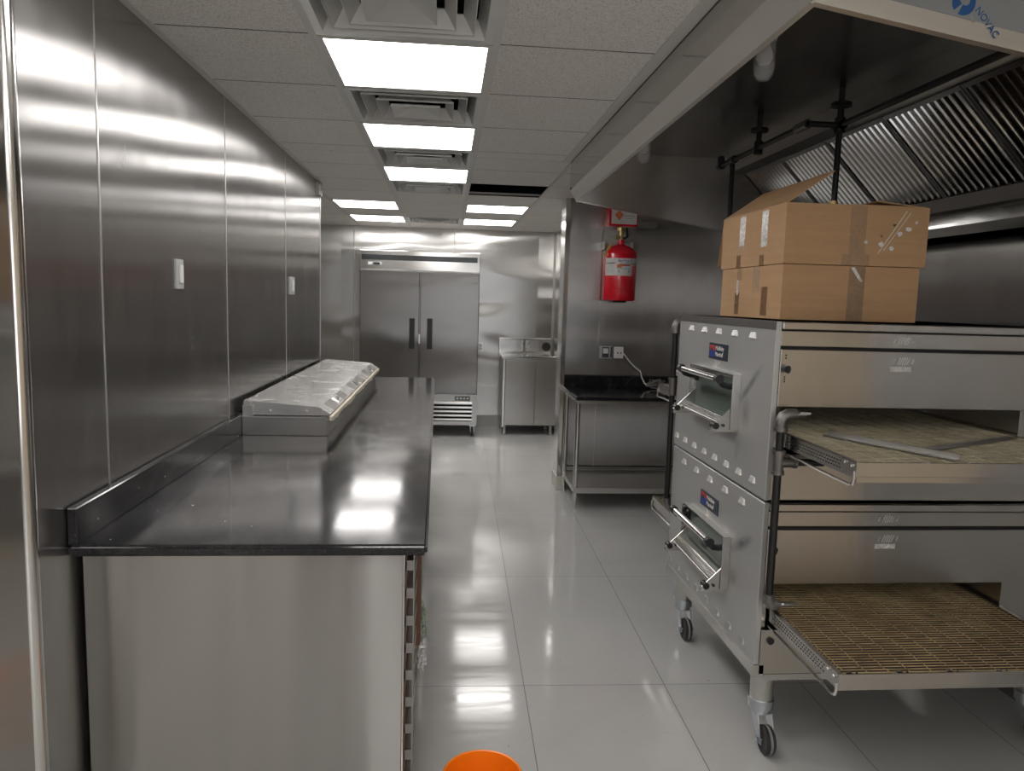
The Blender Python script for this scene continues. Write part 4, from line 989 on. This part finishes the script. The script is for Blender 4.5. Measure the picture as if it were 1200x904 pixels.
b = B(); c = (1.35, 3.72, 1.262); b.blob(c, (0.14, 0.13, 0.062), 4, 4, 0.30, 5)
tag(b.done('plastic_bag', 'pink_plastic', loc=(1.35, 3.72, 1.19)), 'crumpled pinkish plastic bag on the rear end of the upper oven belt', 'plastic bag')

# ------------------------------------------------------------ extinguisher tank
EX, EY = 1.415, 6.045
t = thing('extinguisher_tank', 'red fire suppression tank hung on the divider wall', 'fire extinguisher', (EX, 6.2, 1.85))
b = B(); R = 0.135
b.lathe([(0, 1.640), (R-0.012, 1.640), (R-0.003, 1.648), (R, 1.66), (R, 1.715), (R-0.003, 1.718), (R, 1.721), (R, 1.735), (R-0.003, 1.738), (R, 1.741), (R, 2.015), (R-0.006, 2.04), (R-0.028, 2.066), (R-0.065, 2.085), (0.045, 2.095), (0.030, 2.102), (0.030, 2.135), (0, 2.135)], (EX, EY, 0), 'z', 40)
body = b.done('cylinder', 'red_paint', t)
b = B(); b.box(EX-0.06, EX+0.05, EY-0.06, EY+0.06, 1.626, 1.640); b.done('base_bracket', 'black_plastic', t)
def wrap(a0, a1, z0, z1, r, n=14):
    q = B()
    for k in range(n):
        p, s = a0+(a1-a0)*k/n, a0+(a1-a0)*(k+1)/n
        f = lambda a, rr, z: (EX+rr*math.sin(a), EY-rr*math.cos(a), z)
        q.hexa([f(p, r, z0), f(s, r, z0), f(s, r-0.001, z0), f(p, r-0.001, z0), f(p, r, z1), f(s, r, z1), f(s, r-0.001, z1), f(p, r-0.001, z1)])
    return q
lb = wrap(-1.25, 0.55, 1.842, 1.982, R+0.0012).done('label', 'white_paper', body)
wrap(0.55, 1.15, 1.925, 1.982, R+0.0012, 6).done('label', 'white_paper', body)
wrap(-0.40, -0.12, 1.905, 1.940, R+0.002, 4).done('orange_patch', 'print_orange', lb)
wrap(-0.12, 0.42, 1.920, 1.932, R+0.002, 4).done('red_print', 'print_red', lb)
wrap(-0.40, 0.45, 1.893, 1.902, R+0.002, 6).done('green_band', 'print_green', lb)
q = B(); q.bm.free(); q = wrap(-1.10, -0.52, 1.940, 1.946, R+0.002, 6); q.done('dark_print', 'print_dark', lb)
for zz in (1.925, 1.915, 1.905, 1.890, 1.880, 1.868): wrap(-1.05, -0.58, zz, zz+0.003, R+0.002, 5).done('print', 'print_grey', lb)
for a in (-0.28, 0.34): wrap(a-0.06, a+0.06, 1.868, 1.884, R+0.002, 2).done('print', 'print_grey', lb)
wrap(0.0, 0.36, 1.850, 1.862, R+0.0024, 3).done('print', 'white_plastic', lb)
# blue name set along the curve, letter by letter
for k, ch in enumerate('Berflex 3'):
    if ch == ' ': continue
    a = -0.36+k*0.098; o = (EX+(R+0.002)*math.sin(a), EY-(R+0.002)*math.cos(a), 1.951)
    lettering('lettering', ch, 0.030, o, (math.cos(a+0.05), math.sin(a+0.05), 0), (0, 0, 1), 'print_blue', lb, shear=0.25)
b = B(); b.cyl((EX, EY, 2.135), (EX, EY, 2.165), 0.022).cyl((EX, EY, 2.165), (EX, EY, 2.21), 0.016).cyl((EX, EY, 2.21), (EX, EY, 2.235), 0.034).cyl((EX-0.035, EY-0.01, 2.155), (EX-0.035, EY-0.035, 2.155), 0.02)
b.done('valve', 'brass', t)
b = B(); b.tube([(EX+0.045, EY, 2.235), (EX+0.047, EY, 2.19), (EX+0.05, EY-0.01, 2.165), (EX+0.03, EY-0.015, 2.150), (EX+0.012, EY-0.01, 2.152)], 0.009); b.done('hose', 'black_plastic', t)
b = B(); b.box(EX-0.10, EX+0.10, 6.178, 6.1995, 1.66, 2.06); b.box(EX-0.128, EX-0.122, EY+0.03, 6.18, 2.06, 2.125); b.box(EX+0.108, EX+0.114, EY+0.03, 6.18, 2.06, 2.125); b.done('wall_bracket', 'dull_steel', t)
wrap(-1.6, 0.9, 1.937, 1.941, R+0.0045, 16).done('wire_strap', 'chrome', t)
b = B(); b.hexa([(EX-0.150, EY-0.05, 1.99), (EX-0.136, EY-0.05, 1.99), (EX-0.136, EY-0.047, 1.99), (EX-0.150, EY-0.047, 1.99), (EX-0.110, EY-0.05, 2.095), (EX-0.085, EY-0.05, 2.09), (EX-0.085, EY-0.047, 2.09), (EX-0.110, EY-0.047, 2.095)]); b.done('yellow_tag', 'yellow_tag', t)
t = thing('release_box', 'red control box with white placard above the red tank, partly hidden by the hood', 'control box', (1.42, 6.2, 2.33))
b = B(); b.box(1.305, 1.545, 6.03, 6.20, 2.245, 2.42, 0.004); bx2 = b.done('box', 'red_paint', t)
b = B(); b.box(1.325, 1.535, 6.027, 6.03, 2.262, 2.41); pc = b.done('placard', 'white_paper', bx2)
b = B(); b.prism([(1.350, 2.335), (1.388, 2.375), (1.426, 2.335), (1.388, 2.290)], 'y', 6.0258, 6.027); b.done('diamond', 'print_orange', pc)
b = B(); b.box(1.43, 1.52, 6.0262, 6.027, 2.325, 2.331).box(1.44, 1.50, 6.0262, 6.027, 2.305, 2.309); b.done('print', 'print_grey', pc)
b = B(); b.box(1.545, 1.60, 6.10, 6.20, 2.265, 2.32, 0.004).box(1.60, 1.74, 6.12, 6.199, 2.255, 2.30, 0.004).cyl((1.573, 6.1, 2.293), (1.573, 6.09, 2.293), 0.012); b.done('side_conduit', 'dull_steel', t)

# ------------------------------------------------------------ orange bucket
cx, cyy = 0.131, 2.045
t = thing('bucket', 'small bright orange plastic bucket on the floor tiles', 'bucket', (cx, cyy, 0))
b = B(); b.lathe([(0, 0.004), (0.084, 0.0), (0.088, 0.004), (0.112, 0.205), (0.119, 0.206), (0.120, 0.216), (0.116, 0.220), (0.111, 0.218), (0.109, 0.205), (0.084, 0.012), (0, 0.012)], (cx, cyy, 0), 'z', 48); b.done('pail', 'orange_plastic', t)
b = B()
b.tube([(cx+0.122*math.cos(a), cyy+0.122*math.sin(a)*0.97-0.01, 0.200-0.10*math.sin(a)*0.0-0.012) for a in [math.pi+math.pi*k/16 for k in range(17)]], 0.0025, 8); b.done('handle', 'chrome', t)
